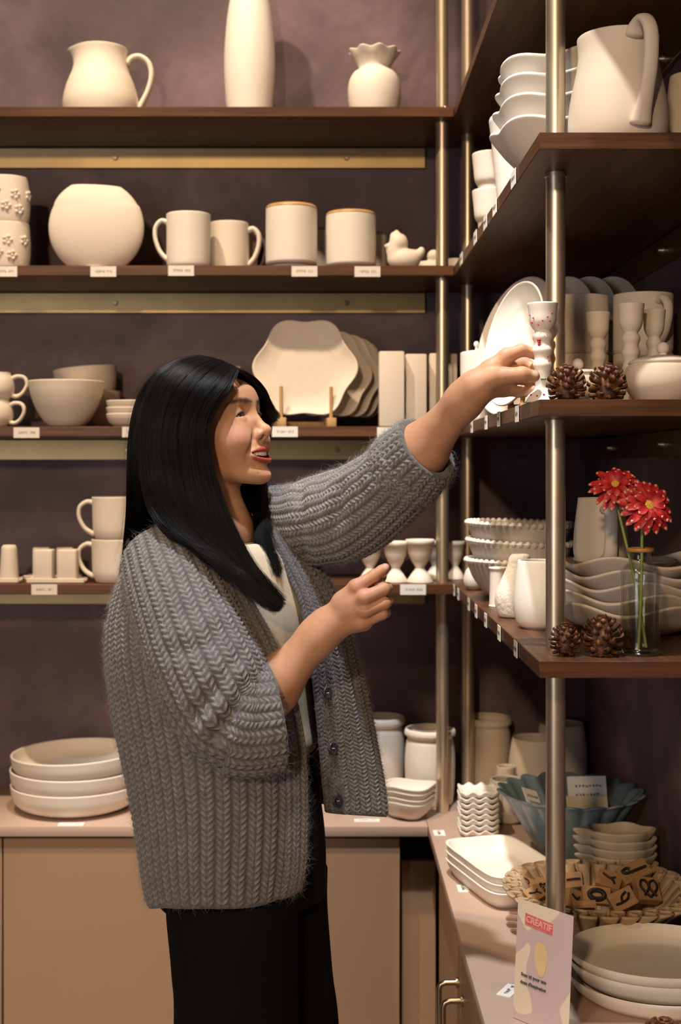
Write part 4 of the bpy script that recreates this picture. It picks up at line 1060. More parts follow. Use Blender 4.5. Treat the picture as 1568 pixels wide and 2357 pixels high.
# ================= leaflet in an acrylic stand
def leafletmat():
    m, nt, b = newmat('leaflet_print')
    co = texco(nt, (1, 1, 1)); wv = nd(nt, 'ShaderNodeTexNoise'); wv.inputs['Scale'].default_value = 13.0; wv.inputs['Detail'].default_value = 0.0; wv.inputs['Distortion'].default_value = 0.9
    nt.links.new(co.outputs[0], wv.inputs['Vector'])
    r = ramp(nt, [(0.505, (0.62, 0.47, 0.44)), (0.52, (0.82, 0.67, 0.49))])
    nt.links.new(wv.outputs[0], r.inputs[0]); nt.links.new(r.outputs[0], b.inputs['Base Color']); b.inputs['Roughness'].default_value = 0.35
    return m
M['leaflet'] = leafletmat()
p0 = Vector((0.2945, 1.986)); p1 = Vector((0.3635, 1.905)); wl = (p1-p0).length; hl = 0.178
ang = math.atan2((p1-p0).y, (p1-p0).x)
lean = math.radians(4)
e = empty('leaflet_sign', (p0.x-0.010, p0.y-0.006, ZK+0.001), ang, 'upright printed leaflet in a clear stand, lilac and cream swirls', 'sign')
def lf(name, mat, x, z, w_, h_, d0, th=0.0006):
    b = MB(); b.box((x+w_/2, -d0, z+h_/2), (w_, th, h_)); b.v = [Vector((q.x, q.y*1+q.z*math.tan(lean), q.z)) for q in b.v]
    return b.build(name, mat, e, smooth=False, sharp=None)
lf('printed_sheet', M['leaflet'], 0, 0.0, wl, hl, 0.0)
M['edge'] = glassmat('acrylic', (0.96, 0.96, 0.96), 0.03, 1.45)
b = MB(); b.box((wl/2, 0.03, 0.0008), (wl, 0.06, 0.0016)); b.build('stand_foot', M['edge'], e, smooth=False, sharp=None)
M['redstamp'] = mat_flat('red_print', (0.75, 0.16, 0.16), 0.5)
M['pinkstamp'] = mat_flat('pink_print', (0.85, 0.45, 0.38), 0.5)
M['yellowprint'] = mat_flat('ochre_print', (0.76, 0.53, 0.26), 0.5)
def textm(name, body, mat, x, z, size, d0, shear=0.0, bold=0.0, rz=0.0):
    cu = bpy.data.curves.new('lettering', 'FONT'); cu.body = body; cu.size = size; cu.extrude = 0.0002; cu.offset = bold; cu.shear = shear; cu.resolution_u = 3
    tmp = bpy.data.objects.new('lettering', cu); COL.objects.link(tmp)
    bpy.context.view_layer.update()
    me = bpy.data.meshes.new_from_object(tmp.evaluated_get(bpy.context.evaluated_depsgraph_get()))
    bpy.data.objects.remove(tmp); me.name = name; me.materials.clear(); me.materials.append(mat)
    o = bpy.data.objects.new(name, me); COL.objects.link(o)
    o.parent = e; o.location = (x, -d0+z*math.tan(lean), z); o.rotation_euler = (PI/2-lean, -rz, 0)
    return o
b = MB(); b.box((wl*0.40, -0.0006, hl*0.845), (wl*0.50, 0.0004, 0.017)); b.v = [Vector((q.x, q.y+q.z*math.tan(lean), q.z-0.06*(q.x-wl*0.4))) for q in b.v]; b.build('stamp_block', M['redstamp'], e, smooth=False, sharp=None)
textm('stamp_lettering', 'CRÉATIF', M['pinkstamp'], wl*0.165, hl*0.818+0.0024, 0.0132, 0.0012, 0.0, 0.0003, math.radians(-3.4))
textm('printed_text', 'Scan ici pour une', M['ink'], wl*0.12, hl*0.375, 0.0070, 0.0008, 0, 0.0003)
textm('printed_text', "dose d'inspiration", M['ink'], wl*0.11, hl*0.310, 0.0070, 0.0008, 0, 0.0003)
v = crv([(0.40, 0.70), (0.52, 0.68), (0.58, 0.60), (0.56, 0.50), (0.50, 0.42), (0.42, 0.44), (0.36, 0.52), (0.34, 0.62), (0.40, 0.70)], 40)
b = MB(); n = len(v)-1
b.add([(q[0]*wl, -0.0007+q[1]*hl*math.tan(lean), q[1]*hl) for q in v[:n]], [tuple(range(n))]); b.build('printed_drop', M['yellowprint'], e, smooth=False, sharp=None)
# ================================================================ the woman
def smin(a, b, k):
    h = np.maximum(k-np.abs(a-b), 0)/k
    return np.minimum(a, b)-h*h*k*0.25
def smax(a, b, k): return -smin(-a, -b, k)
def cone_d(p, a, b, ra, rb):
    a = np.asarray(a, float); b = np.asarray(b, float)
    ab = b-a; t = np.clip(((p-a)@ab)/(ab@ab), 0, 1)
    return np.linalg.norm(p-a-t[:, None]*ab, axis=1)-(ra+(rb-ra)*t)
def ell_d(p, c, r):
    r = np.asarray(r, float); q = (p-np.asarray(c, float))/r
    k0 = np.linalg.norm(q, axis=1); k1 = np.linalg.norm(q/r, axis=1)
    return k0*(k0-1)/np.maximum(k1, 1e-9)
def chain_d(p, pts, rad, k=0.005):
    d = None
    for i in range(len(pts)-1):
        e = cone_d(p, pts[i], pts[i+1], rad[i], rad[i+1])
        d = e if d is None else smin(d, e, k)
    return d
def sparse_nets(fn, lo, hi, res, blk=8):
    lo = np.array(lo, float); nb = np.ceil((np.array(hi)-lo)/(res*blk)).astype(int)
    n = nb*blk+1
    bc = np.stack(np.meshgrid(*[np.arange(q) for q in nb], indexing='ij'), -1).reshape(-1, 3)
    d = fn(lo+(bc+0.5)*blk*res)
    lim = blk*res*0.5*1.7321*1.6+0.004
    g = np.repeat(np.repeat(np.repeat(d.reshape(nb), blk, 0), blk, 1), blk, 2)
    g = np.pad(g, ((0, 1), (0, 1), (0, 1)), mode='edge').astype(np.float32)
    keep = bc[np.abs(d) < lim]
    off = np.stack(np.meshgrid(*[np.arange(blk+1)]*3, indexing='ij'), -1).reshape(-1, 3)
    for i in range(0, len(keep), 400):
        ii = (keep[i:i+400, None, :]*blk+off[None]).reshape(-1, 3)
        g[ii[:, 0], ii[:, 1], ii[:, 2]] = fn(lo+ii*res)
    return nets_from_grid(g, lo, res)

# ---------------------------------------------------------------- head frame
PSI, PIT = math.radians(66), math.radians(13)
f0 = np.array([math.sin(PSI), -math.cos(PSI), 0.0]); up0 = np.array([0, 0, 1.0])
HF = math.cos(PIT)*f0+math.sin(PIT)*up0; HU = -math.sin(PIT)*f0+math.cos(PIT)*up0
HL = np.array([math.cos(PSI), math.sin(PSI), 0.0])
HM = np.stack([HF, HL, HU])                      # rows: local axes in the world
HS = 1.0
CHIN = np.array(P(625, 1096, 2.157))
HO = CHIN-(np.array([0.086, 0, 0.012])*HS)@HM
def to_head(p): return ((p-HO)@HM.T)/HS
def from_head(q): return (np.asarray(q, float)*HS)@HM+HO
def tab(pairs):
    c = crv(pairs, 200); o = np.argsort(c[:, 0]); return c[o, 0], c[o, 1]
EX, EZ = 0.0575, 0.1200
T_xF = tab([(-0.03, 0.070), (0.0, 0.0800), (0.012, 0.0855), (0.022, 0.0835), (0.032, 0.0790), (0.045, 0.0815), (0.060, 0.0825), (0.075, 0.0810), (0.092, 0.0775), (0.105, 0.0755), (0.120, 0.0730), (0.138, 0.0775), (0.152, 0.0785), (0.17, 0.0745), (0.19, 0.063), (0.21, 0.04)])
T_w = tab([(-0.03, 0.040), (0.0, 0.046), (0.015, 0.0505), (0.03, 0.0555), (0.05, 0.0610), (0.075, 0.0665), (0.10, 0.0700), (0.12, 0.0700), (0.14, 0.0715), (0.17, 0.070), (0.2, 0.055)])
T_p = tab([(-0.03, 1.55), (0.0, 1.62), (0.03, 1.75), (0.06, 1.95), (0.10, 2.2), (0.14, 2.35), (0.2, 2.2)])
def head_base(q):
    x, y, z = q[:, 0], q[:, 1], q[:, 2]
    xf = np.interp(z, *T_xF); w = np.interp(z, *T_w); p = np.interp(z, *T_p)
    a = np.where(x > 0, xf, 0.080); pp = np.where(x > 0, p, 2.1)
    rho = ((np.abs(x)/a)**pp+(np.abs(y)/w)**pp)**(1/pp)
    r = np.sqrt(x*x+y*y)+1e-6
    d = (r-r/np.maximum(rho, 1e-4))*0.9
    d = smax(d, z-0.178, 0.02)
    n = np.array([-0.34, 0, -0.94])
    d = smax(d, (q-np.array([0.082, 0, -0.005]))@n, 0.026)
    return smin(d, ell_d(q, (-0.008, 0, 0.128), (0.0865, 0.0735, 0.087)), 0.02)
MZ = 0.0482
UPL = [(0.0850, 0.0000, 0.0582), (0.0846, 0.0070, 0.0588), (0.0790, 0.0190, 0.0568), (0.0668, 0.0310, 0.0528)]
LOL = [(0.0855, 0.0000, 0.0390), (0.0838, 0.0095, 0.0402), (0.0772, 0.0210, 0.0446), (0.0664, 0.0310, 0.0516)]
def smooth_line(p, n=9): return [tuple(q_) for q_ in crv(p, n)]
UPL = smooth_line([(0.0849, -0.0060, 0.0585)]+UPL)[1:]; LOL = smooth_line([(0.0848, -0.0080, 0.0397)]+LOL)[1:]
def lipr(a, b_, n=8): return [b_+(a-b_)*(1-(i/(n-1))**2.2) for i in range(n)]
TILT = -0.13
def head_d(q):
    d = head_base(q)
    y = np.abs(q[:, 1]); s = np.stack([q[:, 0], y, q[:, 2]], 1)
    far = d > 0.05
    # sockets, cheeks, brow
    d = smax(d, -ell_d(s, (0.0945, 0.029, 0.1230), (0.026, 0.021, 0.0125)), 0.014)
    d = smin(d, ell_d(s, (0.0500, 0.039, 0.0790), (0.0235, 0.0185, 0.0190)), 0.026)
    # eyelid ball
    d = smin(d, np.linalg.norm(s-np.array([EX, 0.031, EZ]), axis=1)-0.0136, 0.008)
    d = smin(d, chain_d(s, [(EX+0.0125, 0.0215, EZ-0.0085), (EX+0.0118, 0.031, EZ-0.0098), (EX+0.0065, 0.041, EZ-0.0098)], [0.0020, 0.0032, 0.0020]), 0.005)
    # nose
    nose = chain_d(s, [(0.0715, 0, 0.127), (0.0800, 0, 0.109), (0.0905, 0, 0.0915)], [0.0064, 0.0066, 0.0082], 0.004)
    nose = smin(nose, np.linalg.norm(s-np.array([0.0930, 0, 0.0880]), axis=1)-0.0094, 0.005)
    nose = smin(nose, ell_d(s, (0.0830, 0.0122, 0.0838), (0.0085, 0.0058, 0.0070)), 0.005)
    nose = smin(nose, cone_d(s, (0.093, 0, 0.082), (0.082, 0, 0.076), 0.0042, 0.005), 0.006)
    d = smin(d, nose, 0.008)
    d = smax(d, -ell_d(s, (0.0885, 0.0055, 0.0770), (0.0050, 0.0028, 0.0040)), 0.003)
    d = smax(d, -chain_d(s, [(0.0830, 0.0190, 0.0895), (0.0785, 0.0245, 0.0765), (0.0735, 0.0320, 0.0600), (0.0690, 0.0355, 0.0450)], [0.0008, 0.0020, 0.0026, 0.0018], 0.003), 0.009)
    # lips (smiling, corners pulled back)
    d = smin(d, chain_d(s, UPL, lipr(0.0022, 0.0009), 0.004), 0.007)
    d = smin(d, chain_d(s, LOL, lipr(0.0035, 0.0009), 0.004), 0.007)
    zc = MZ+0.0050*(y/0.028)**2
    op = np.sqrt(((q[:, 2]-zc)/0.0056)**2+(y/0.0285)**2+((q[:, 0]-0.079)/0.028)**2)
    d = smax(d, -(op-1)*0.0053, 0.0018)
    # eye slits
    c, si = math.cos(TILT), math.sin(TILT)
    yy = (y-0.0325); zz = q[:, 2]-(EZ-0.0006)
    u = yy*c+zz*si; v = -yy*si+zz*c+0.0016*(u/0.012)**2
    sl = np.sqrt((u/0.0150)**2+(v/0.0029)**2+((q[:, 0]-0.078)/0.020)**2)
    d = smax(d, -(sl-1)*0.0029, 0.0012)
    return d
# ---------------------------------------------------------------- skeleton in the world
def W(px, py, Y): return np.array(P(px, py, Y))
NECK = [from_head((-0.024, 0, 0.060)), from_head((-0.037, 0, 0.0)), W(512, 1225, 2.195), W(500, 1300, 2.21)]
R_SH, R_EL, R_WR = W(385, 1310, 2.105), W(545, 1672, 2.035), W(757, 1437, 2.030)
L_SH, L_EL, L_WR = W(650, 1195, 2.295), W(905, 1112, 2.14), W(1096, 890, 2.00)
def neck_d(p):
    return chain_d(p, NECK, [0.047, 0.0455, 0.047, 0.055], 0.03)
def head_neck(p):
    q = to_head(p); hd = head_d(q)*HS
    nk = neck_d(p)
    nk = smax(nk, 0.012-(-(q[:, 2]-0.028)), 0.02) if False else nk
    d = smin(hd, nk, 0.018)
    # chest slopes below the neck
    d = smin(d, cone_d(p, W(505, 1340, 2.21), R_SH, 0.05, 0.045), 0.03)
    return smin(d, cone_d(p, W(505, 1340, 2.21), L_SH, 0.05, 0.045), 0.03)
def hand_field(p, wr, el, el_r, fore, palm, fingers, thumb, kp=0.012):
    d = chain_d(p, fore[0], fore[1], 0.03)
    pm = None
    for a, b, ra, rb in palm:
        e = cone_d(p, a, b, ra, rb); pm = e if pm is None else smin(pm, e, 0.010)
    d = smin(d, pm, 0.014)
    fg = None
    for pts, rad in fingers:
        e = chain_d(p, pts, rad, 0.004)
        fg = e if fg is None else smin(fg, e, 0.0022)
    d = smin(d, fg, 0.007)
    return smin(d, chain_d(p, thumb[0], thumb[1], 0.006), 0.008)
# right hand: loosely closed, index pointing on
rm = [W(822, 1350, 2.004), W(840, 1376, 1.994), W(842, 1405, 1.997), W(832, 1434, 2.006)]
RH = dict(
 fore=([R_SH, R_EL, R_EL*0.62+R_WR*0.38, R_WR*0.9+R_EL*0.1, R_WR], [0.047, 0.041, 0.0385, 0.0255, 0.0238]),
 palm=[(R_WR, W(792, 1388, 2.018), 0.0200, 0.0175), (W(792, 1388, 2.018), rm[0]+np.array([-.003, .004, -.002]), 0.0175, 0.0120), (R_WR, rm[1]+np.array([-.003, .006, 0]), 0.0200, 0.0122), (R_WR, rm[2]+np.array([-.003, .006, 0]), 0.0200, 0.0120), (R_WR+np.array([.004, 0, -.003]), rm[3]+np.array([-.003, .006, 0]), 0.0195, 0.0122),
       (W(800, 1432, 2.03), W(838, 1432, 2.022), 0.0165, 0.014)],
 fingers=[([rm[0], W(860, 1326, 2.010), W(879, 1313, 2.016), W(887, 1307, 2.020)], [0.0112, 0.0094, 0.0080, 0.0072]),
          ([rm[1], W(884, 1356, 2.004), W(891, 1354, 2.026), W(872, 1354, 2.040)], [0.0112, 0.0096, 0.0084, 0.0075]),
          ([rm[2], W(886, 1388, 2.005), W(892, 1385, 2.027), W(868, 1382, 2.040)], [0.0108, 0.0092, 0.0082, 0.0073]),
          ([rm[3], W(881, 1413, 2.010), W(888, 1410, 2.028), W(868, 1407, 2.038)], [0.0100, 0.0084, 0.0075, 0.0068])],
 thumb=([W(785, 1402, 2.035), W(820, 1360, 2.045), W(850, 1340, 2.046), W(878, 1327, 2.038)], [0.016, 0.0125, 0.0105, 0.0085]))
# left hand: pinching the stem of the candle holder
lm = [W(1166, 820, 1.992), W(1172, 846, 2.012), W(1168, 873, 2.022), W(1158, 897, 2.024)]
LH = dict(
 fore=([L_SH, L_EL, L_EL*0.66+L_WR*0.34, L_WR*0.88+L_EL*0.12, L_WR], [0.048, 0.042, 0.0390, 0.0245, 0.0225]),
 palm=[(L_WR, W(1130, 855, 1.998), 0.0195, 0.0170), (W(1130, 855, 1.998), lm[0], 0.0170, 0.0120), (L_WR, lm[1], 0.0190, 0.0120), (L_WR, lm[2], 0.0190, 0.0116), (L_WR+np.array([.004, 0, -.003]), lm[3], 0.0180, 0.0110), (W(1118, 886, 1.998), W(1150, 888, 2.01), 0.0165, 0.013)],
 fingers=[([lm[0], W(1201, 806, 1.990), W(1228, 813, 1.997), W(1243, 822, 2.003)], [0.0112, 0.0095, 0.0082, 0.0072]),
          ([lm[1], W(1208, 836, 2.024), W(1232, 848, 2.014), W(1243, 854, 2.007)], [0.0110, 0.0094, 0.0082, 0.0074]),
          ([lm[2], W(1208, 872, 2.026), W(1228, 884, 2.012), W(1238, 888, 2.004)], [0.0106, 0.0090, 0.0080, 0.0072]),
          ([lm[3], W(1194, 902, 2.018), W(1216, 902, 2.006), W(1229, 897, 1.998)], [0.0098, 0.0082, 0.0074, 0.0066])],
 thumb=([W(1114, 880, 1.990), W(1158, 866, 1.968), W(1202, 862, 1.958), W(1229, 866, 1.963)], [0.0165, 0.0132, 0.0112, 0.0092]))
def fR(p): return hand_field(p, R_WR, R_EL, 0, **RH)
def fL(p): return hand_field(p, L_WR, L_EL, 0, **LH)

HIP = W(560, 1960, 2.2)
def lower(p):
    d = chain_d(p, [W(510, 1400, 2.2), W(530, 1500, 2.2), W(545, 1720, 2.2), W(552, 1880, 2.2)], [0.085, 0.100, 0.090, 0.115], 0.05)
    for a, b_, c in ((W(530, 1960, 2.15), np.array([-0.135, 2.13, 0.47]), np.array([-0.14, 2.16, 0.09])), (W(585, 1950, 2.26), np.array([-0.09, 2.27, 0.47]), np.array([-0.095, 2.28, 0.09]))):
        d = smin(d, chain_d(p, [a, b_, c], [0.085, 0.055, 0.04], 0.03), 0.05)
    return d
parts = []
hb = from_head((0, 0, 0.1))
parts.append(sparse_nets(head_neck, (hb[0]-0.20, hb[1]-0.17, W(0, 1330, 2.18)[2]), (hb[0]+0.17, hb[1]+0.17, hb[2]+0.15), 0.00125))
lo = np.minimum.reduce([R_SH, R_EL, R_WR])-0.06; hi = np.maximum.reduce([R_SH, R_EL, W(890, 1300, 2.0)])+0.06
parts.append(sparse_nets(fR, lo, hi, 0.0014))
lo = np.minimum.reduce([L_SH, L_EL, L_WR])-0.06; hi = np.maximum.reduce([L_SH, L_EL, W(1245, 800, 2.0)])+0.06
parts.append(sparse_nets(fL, lo, hi, 0.0014))
parts.append(sparse_nets(lower, (-0.35, 1.95, 0.03), (0.12, 2.45, 1.36), 0.008))
vv, ff, b0 = [], [], 0
for v, f in parts:
    vv.append(v); ff.append(f+b0); b0 += len(v)
nh = len(parts[0][0])
PERSON = empty('person', (-0.13, 2.19, 0.0), 0, 'woman in a grey knitted cardigan reaching up to hold a painted candle holder', 'person')
PO = np.array(PERSON.location)
def pmesh(name, v, f, mat, parent=None, smooth=True, sharp=None):
    o = mk(name, np.asarray(v), f, mat, parent or PERSON, None, None, smooth, sharp)
    if parent is None: o.location = tuple(-PO)
    return o
V = np.concatenate(vv); Fc = np.concatenate(ff)
# ---- pigment of the skin: lips, brows, blush, nails
def falloff(d, a, b): return np.clip((b-d)/(b-a), 0, 1)
q = to_head(V[:nh]); s = np.stack([q[:, 0], np.abs(q[:, 1]), q[:, 2]], 1)
lip = np.minimum(chain_d(s, UPL, lipr(0.0027, 0.0013)), chain_d(s, LOL, lipr(0.0040, 0.0010)))
m_lip = falloff(lip, 0.0000, 0.0012)
zc = MZ+0.0050*(s[:, 1]/0.028)**2
m_mouth = falloff(np.sqrt(((q[:, 2]-zc)/0.0075)**2+(s[:, 1]/0.030)**2), 0.9, 1.02)*falloff(q[:, 0], 0.0735, 0.077)*(q[:, 0] > 0.04)
flat2 = lambda pts, rad: chain_d(np.stack([0*s[:, 0], s[:, 1], s[:, 2]], 1), [(0, a, b) for a, b in pts], rad)+1.0*(q[:, 0] < 0.02)
br = flat2([(0.0095, 0.1400), (0.0220, 0.1418), (0.0350, 0.1428), (0.0470, 0.1415), (0.0590, 0.1370)], [0.0026, 0.0036, 0.0036, 0.0028, 0.0008])
m_br = falloff(br, -0.0026, 0.0016)*0.92
blush = falloff(np.linalg.norm(s-np.array([0.062, 0.043, 0.080]), axis=1), 0.008, 0.034)
lid = falloff(np.linalg.norm(s-np.array([EX+0.013, 0.031, EZ]), axis=1), 0.006, 0.016)*0.25
col = np.tile(np.array([0.570, 0.300, 0.172]), (len(V), 1))
def mixc(sl, m, c, k=1.0):
    col[sl] = col[sl]*(1-m[:, None]*k)+np.array(c)*m[:, None]*k
sl = slice(0, nh)
mixc(sl, blush, (0.64, 0.30, 0.20), 0.5); mixc(sl, lid, (0.45, 0.23, 0.15)); mixc(sl, m_br, (0.045, 0.030, 0.025))
mixc(sl, m_lip, (0.38, 0.068, 0.046)); mixc(sl, m_mouth, (0.10, 0.02, 0.02))
mole = falloff(np.linalg.norm(q-np.array([0.073, -0.020, 0.021]), axis=1), 0.0006, 0.0016); mixc(sl, mole, (0.16, 0.07, 0.05))
# scalp under the hair
scalp = falloff(-(q[:, 2]-0.190+0.9*np.maximum(0, q[:, 0]-0.065)+0.0), -0.004, 0.004)*1.0
mixc(sl, np.clip(scalp*(q[:, 0] < 0.066), 0, 1), (0.02, 0.015, 0.013))
rest = V[nh:]
for tip, rr in ((W(889, 1303, 2.012), 0.0052), (W(1232, 860, 1.953), 0.0055)):
    m = falloff(np.linalg.norm(rest-tip, axis=1), rr*0.75, rr*1.1); mixc(slice(nh, None), m, (0.70, 0.44, 0.34))
# knuckle redness
for kn in rm+lm:
    m = falloff(np.linalg.norm(rest-kn, axis=1), 0.006, 0.02)*0.35; mixc(slice(nh, None), m, (0.60, 0.26, 0.18))
def skinmat():
    m, nt, b = newmat('skin')
    a = nd(nt, 'ShaderNodeVertexColor'); a.layer_name = 'pigment'
    co = texco(nt); n = noise(nt, co, 900, 2); n2 = noise(nt, co, 60, 3)
    r = ramp(nt, [(0.3, (0.93, 0.93, 0.93)), (0.7, (1.04, 1.04, 1.04))]); nt.links.new(n2.outputs[0], r.inputs[0])
    mx = nd(nt, 'ShaderNodeMix', data_type='RGBA', blend_type='MULTIPLY'); mx.inputs[0].default_value = 1
    nt.links.new(a.outputs[0], mx.inputs[6]); nt.links.new(r.outputs[0], mx.inputs[7]); nt.links.new(mx.outputs[2], b.inputs['Base Color'])
    b.inputs['Roughness'].default_value = 0.52; b.inputs['Specular IOR Level'].default_value = 0.36
    b.inputs['Subsurface Weight'].default_value = 0.12; b.inputs['Subsurface Radius'].default_value = (0.9, 0.35, 0.2); b.inputs['Subsurface Scale'].default_value = 0.006
    bump(nt, b, n.outputs[0], 0.08, 0.0004)
    return m
M['skin'] = skinmat()
body = pmesh('body', V, Fc, M['skin'])
at_ = body.data.attributes.new('pigment', 'FLOAT_COLOR', 'POINT')
at_.data.foreach_set('color', np.concatenate([col, np.ones((len(col), 1))], 1).astype(np.float32).ravel())
# ---- eyes, lashes, teeth
M['eyewhite'] = mat_flat('eye_white', (0.50, 0.45, 0.42), 0.3)
M['iris'] = mat_flat('dark_brown_iris', (0.030, 0.014, 0.008), 0.06, var=0.2)
M['lash'] = mat_flat('lash_black', (0.010, 0.008, 0.008), 0.5)
M['tooth'] = mat_flat('tooth_enamel', (0.80, 0.74, 0.64), 0.25)
for sy in (-1, 1):
    c = np.array([EX, sy*0.031, EZ]); b = MB(); b.ball((0, 0, 0), 0.0124, 24)
    v = from_head(np.array([tuple(q_) for q_ in b.v])+c); e_ = pmesh('eye', v, b.f, M['eyewhite'], body)
    g = np.array([0.95, 0.16, 0.02]); g /= np.linalg.norm(g)      # gaze: towards the hand
    b = MB(); b.ball((0, 0, 0), 1.0, 24); vv_ = np.array([tuple(q_) for q_ in b.v])*np.array([0.0036, 0.0072, 0.0072])
    fr = Vector(g).to_track_quat('X', 'Z').to_matrix(); vv_ = vv_@np.array(fr).T
    pmesh('iris', from_head(vv_+c+g*0.0108), b.f, M['iris'], e_)
    # lash line along the upper lid
    b = MB(); pts = []; cc, si = math.cos(TILT), math.sin(TILT)
    for u in np.linspace(-0.0138, 0.0148, 15):
        vv2 = 0.0029*math.sqrt(max(0.0, 1-(min(abs(u), 0.0149)/0.0150)**2))-0.0016*(u/0.012)**2+0.0003
        y_ = u*cc-vv2*si; z_ = u*si+vv2*cc
        yy = 0.0325+y_; zz = EZ-0.0006+z_
        dy = yy-0.031; dz = zz-EZ
        x = EX+math.sqrt(max(0.0137**2-dy*dy-dz*dz, 0.003**2))
        pts.append((x+0.0002, sy*yy, zz))
    b.tube([tuple(from_head(p_)) for p_ in pts], [0.0010+0.0016*math.sin(PI*min(1, i/14*0.9+0.1)) for i in range(15)], 8)
    for i in range(1, 15):
        for k in range(2):
            p_ = np.array(pts[i])*(1-k*0.5)+np.array(pts[i-1])*(k*0.5)
            t = i/14; d_ = 0.62*np.array([0.0060, sy*(-0.0022+0.0062*t), 0.0016+0.0010*k])
            b.tube([tuple(from_head(p_)), tuple(from_head(p_+d_*0.5+np.array([0, 0, -0.0006]))), tuple(from_head(p_+d_+np.array([0, 0, 0.0012])))], [0.00032, 0.00022, 0.00006], 5)
    pmesh('eyelashes', [tuple(q_) for q_ in b.v], b.f, M['lash'], body)
b = MB()
for k in range(10):
    a = (k-4.5)*0.250; wd = 0.0078 if k in (4, 5) else 0.0068; hh = 0.0105 if k in (4, 5) else 0.0092
    rr = 0.0245; cx, cy = 0.0555+rr*math.cos(a), rr*math.sin(a)*1.06
    mt = Matrix.Translation((cx, cy, 0.0528+0.0028*(a/1.1)**2)) @ Matrix.Rotation(a, 4, 'Z')
    b.box((0, 0, 0), (0.005, wd*0.97, hh), mt, 0.0016, 3)
pmesh('teeth', from_head(np.array([tuple(q_) for q_ in b.v])), b.f, M['tooth'], body)
# ================================================================ clothes and hair
def cr_matrix(n_ctrl, n):
    """Catmull-Rom weights: n samples over n_ctrl control points (uniform)"""
    t = np.linspace(0, n_ctrl-1, n); i = np.minimum(t.astype(int), n_ctrl-2); u = t-i
    Wm = np.zeros((n, n_ctrl))
    w = np.stack([-u+2*u*u-u**3, 2-5*u*u+3*u**3, u+4*u*u-3*u**3, -u*u+u**3], 1)*0.5
    r = np.arange(n)
    for k in range(4):
        j = i+k-1
        lo = j < 0; hi = j > n_ctrl-1
        jj = np.clip(j, 0, n_ctrl-1)
        np.add.at(Wm, (r, jj), w[:, k])
        # linear extrapolation at the ends
        if lo.any():
            rr = r[lo]; Wm[rr, 0] += w[lo, k]*1.0; Wm[rr, 1] -= w[lo, k]
        if hi.any():
            rr = r[hi]; Wm[rr, -1] += w[hi, k]*1.0; Wm[rr, -2] -= w[hi, k]
    return Wm
def dense(ctrl, nu, nv):
    """ctrl[rows, cols, 3] -> grid[nv, nu, 3]"""
    c = np.asarray(ctrl, float)
    return np.einsum('ar,rck,bc->abk', cr_matrix(c.shape[0], nv), c, cr_matrix(c.shape[1], nu))
def grid_normals(g, closed=False):
    if closed:
        du = np.roll(g, -1, 1)-np.roll(g, 1, 1)
    else: du = np.gradient(g, axis=1)
    dv = np.gradient(g, axis=0)
    n = np.cross(du, dv); return n/(np.linalg.norm(n, axis=2, keepdims=True)+1e-12)
def grid_faces(nv, nu, closed=False, off=0):
    idx = np.arange(nv*nu).reshape(nv, nu)+off
    if closed: a, b = idx[:-1], idx[1:]; f = np.stack([a, np.roll(a, -1, 1), np.roll(b, -1, 1), b], -1)
    else: f = np.stack([idx[:-1, :-1], idx[:-1, 1:], idx[1:, 1:], idx[1:, :-1]], -1)
    return f.reshape(-1, 4)
def knit(u, v, amp=0.0030, seed=0):
    """fisherman-rib height field: u in ribs, v in stitches"""
    t = u-np.floor(u)-0.5; a = np.abs(t)
    rib = np.cos(PI*t)**0.8
    st = (0.5+0.5*np.cos(2*PI*(v+a*1.9+0.5*(np.floor(u) % 2))))**0.9
    mask = np.clip(1-((a-0.21)/0.25)**2, 0, 1)
    return amp*(0.40*rib+0.72*st*mask+0.08*st*rib-0.22*np.exp(-(t/0.05)**2))
def wob(P3, seed, s, amp):
    rnd = np.random.RandomState(seed); o = 0
    for k in range(5):
        d = rnd.normal(size=3); d /= np.linalg.norm(d); o = o+np.sin(P3@d*s*(0.7+0.6*rnd.rand())+rnd.rand()*6.28)
    return o/5*amp
def woolmat(name, dark, light, nsc=1.0):
    m, nt, b = newmat(name)
    a = nd(nt, 'ShaderNodeVertexColor'); a.layer_name = 'stitch_shade'
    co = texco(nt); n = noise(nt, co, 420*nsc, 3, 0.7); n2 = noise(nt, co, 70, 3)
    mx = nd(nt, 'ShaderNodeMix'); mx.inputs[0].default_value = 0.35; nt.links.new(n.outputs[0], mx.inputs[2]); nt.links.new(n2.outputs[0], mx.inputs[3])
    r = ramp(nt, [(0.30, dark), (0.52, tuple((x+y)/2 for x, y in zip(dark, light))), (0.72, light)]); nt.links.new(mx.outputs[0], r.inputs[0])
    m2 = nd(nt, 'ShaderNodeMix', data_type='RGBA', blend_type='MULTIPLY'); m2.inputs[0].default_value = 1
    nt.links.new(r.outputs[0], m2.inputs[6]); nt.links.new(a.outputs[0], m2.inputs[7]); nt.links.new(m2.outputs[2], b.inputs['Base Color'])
    b.inputs['Roughness'].default_value = 0.95; b.inputs['Specular IOR Level'].default_value = 0.1
    b.inputs['Sheen Weight'].default_value = 0.25; b.inputs['Sheen Roughness'].default_value = 0.5
    bump(nt, b, n.outputs[0], 0.6, 0.0012)
    return m
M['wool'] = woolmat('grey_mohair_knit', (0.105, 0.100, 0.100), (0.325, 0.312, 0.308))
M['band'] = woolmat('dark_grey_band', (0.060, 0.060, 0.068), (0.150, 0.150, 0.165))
FUZZ_P, FUZZ_N = [], []
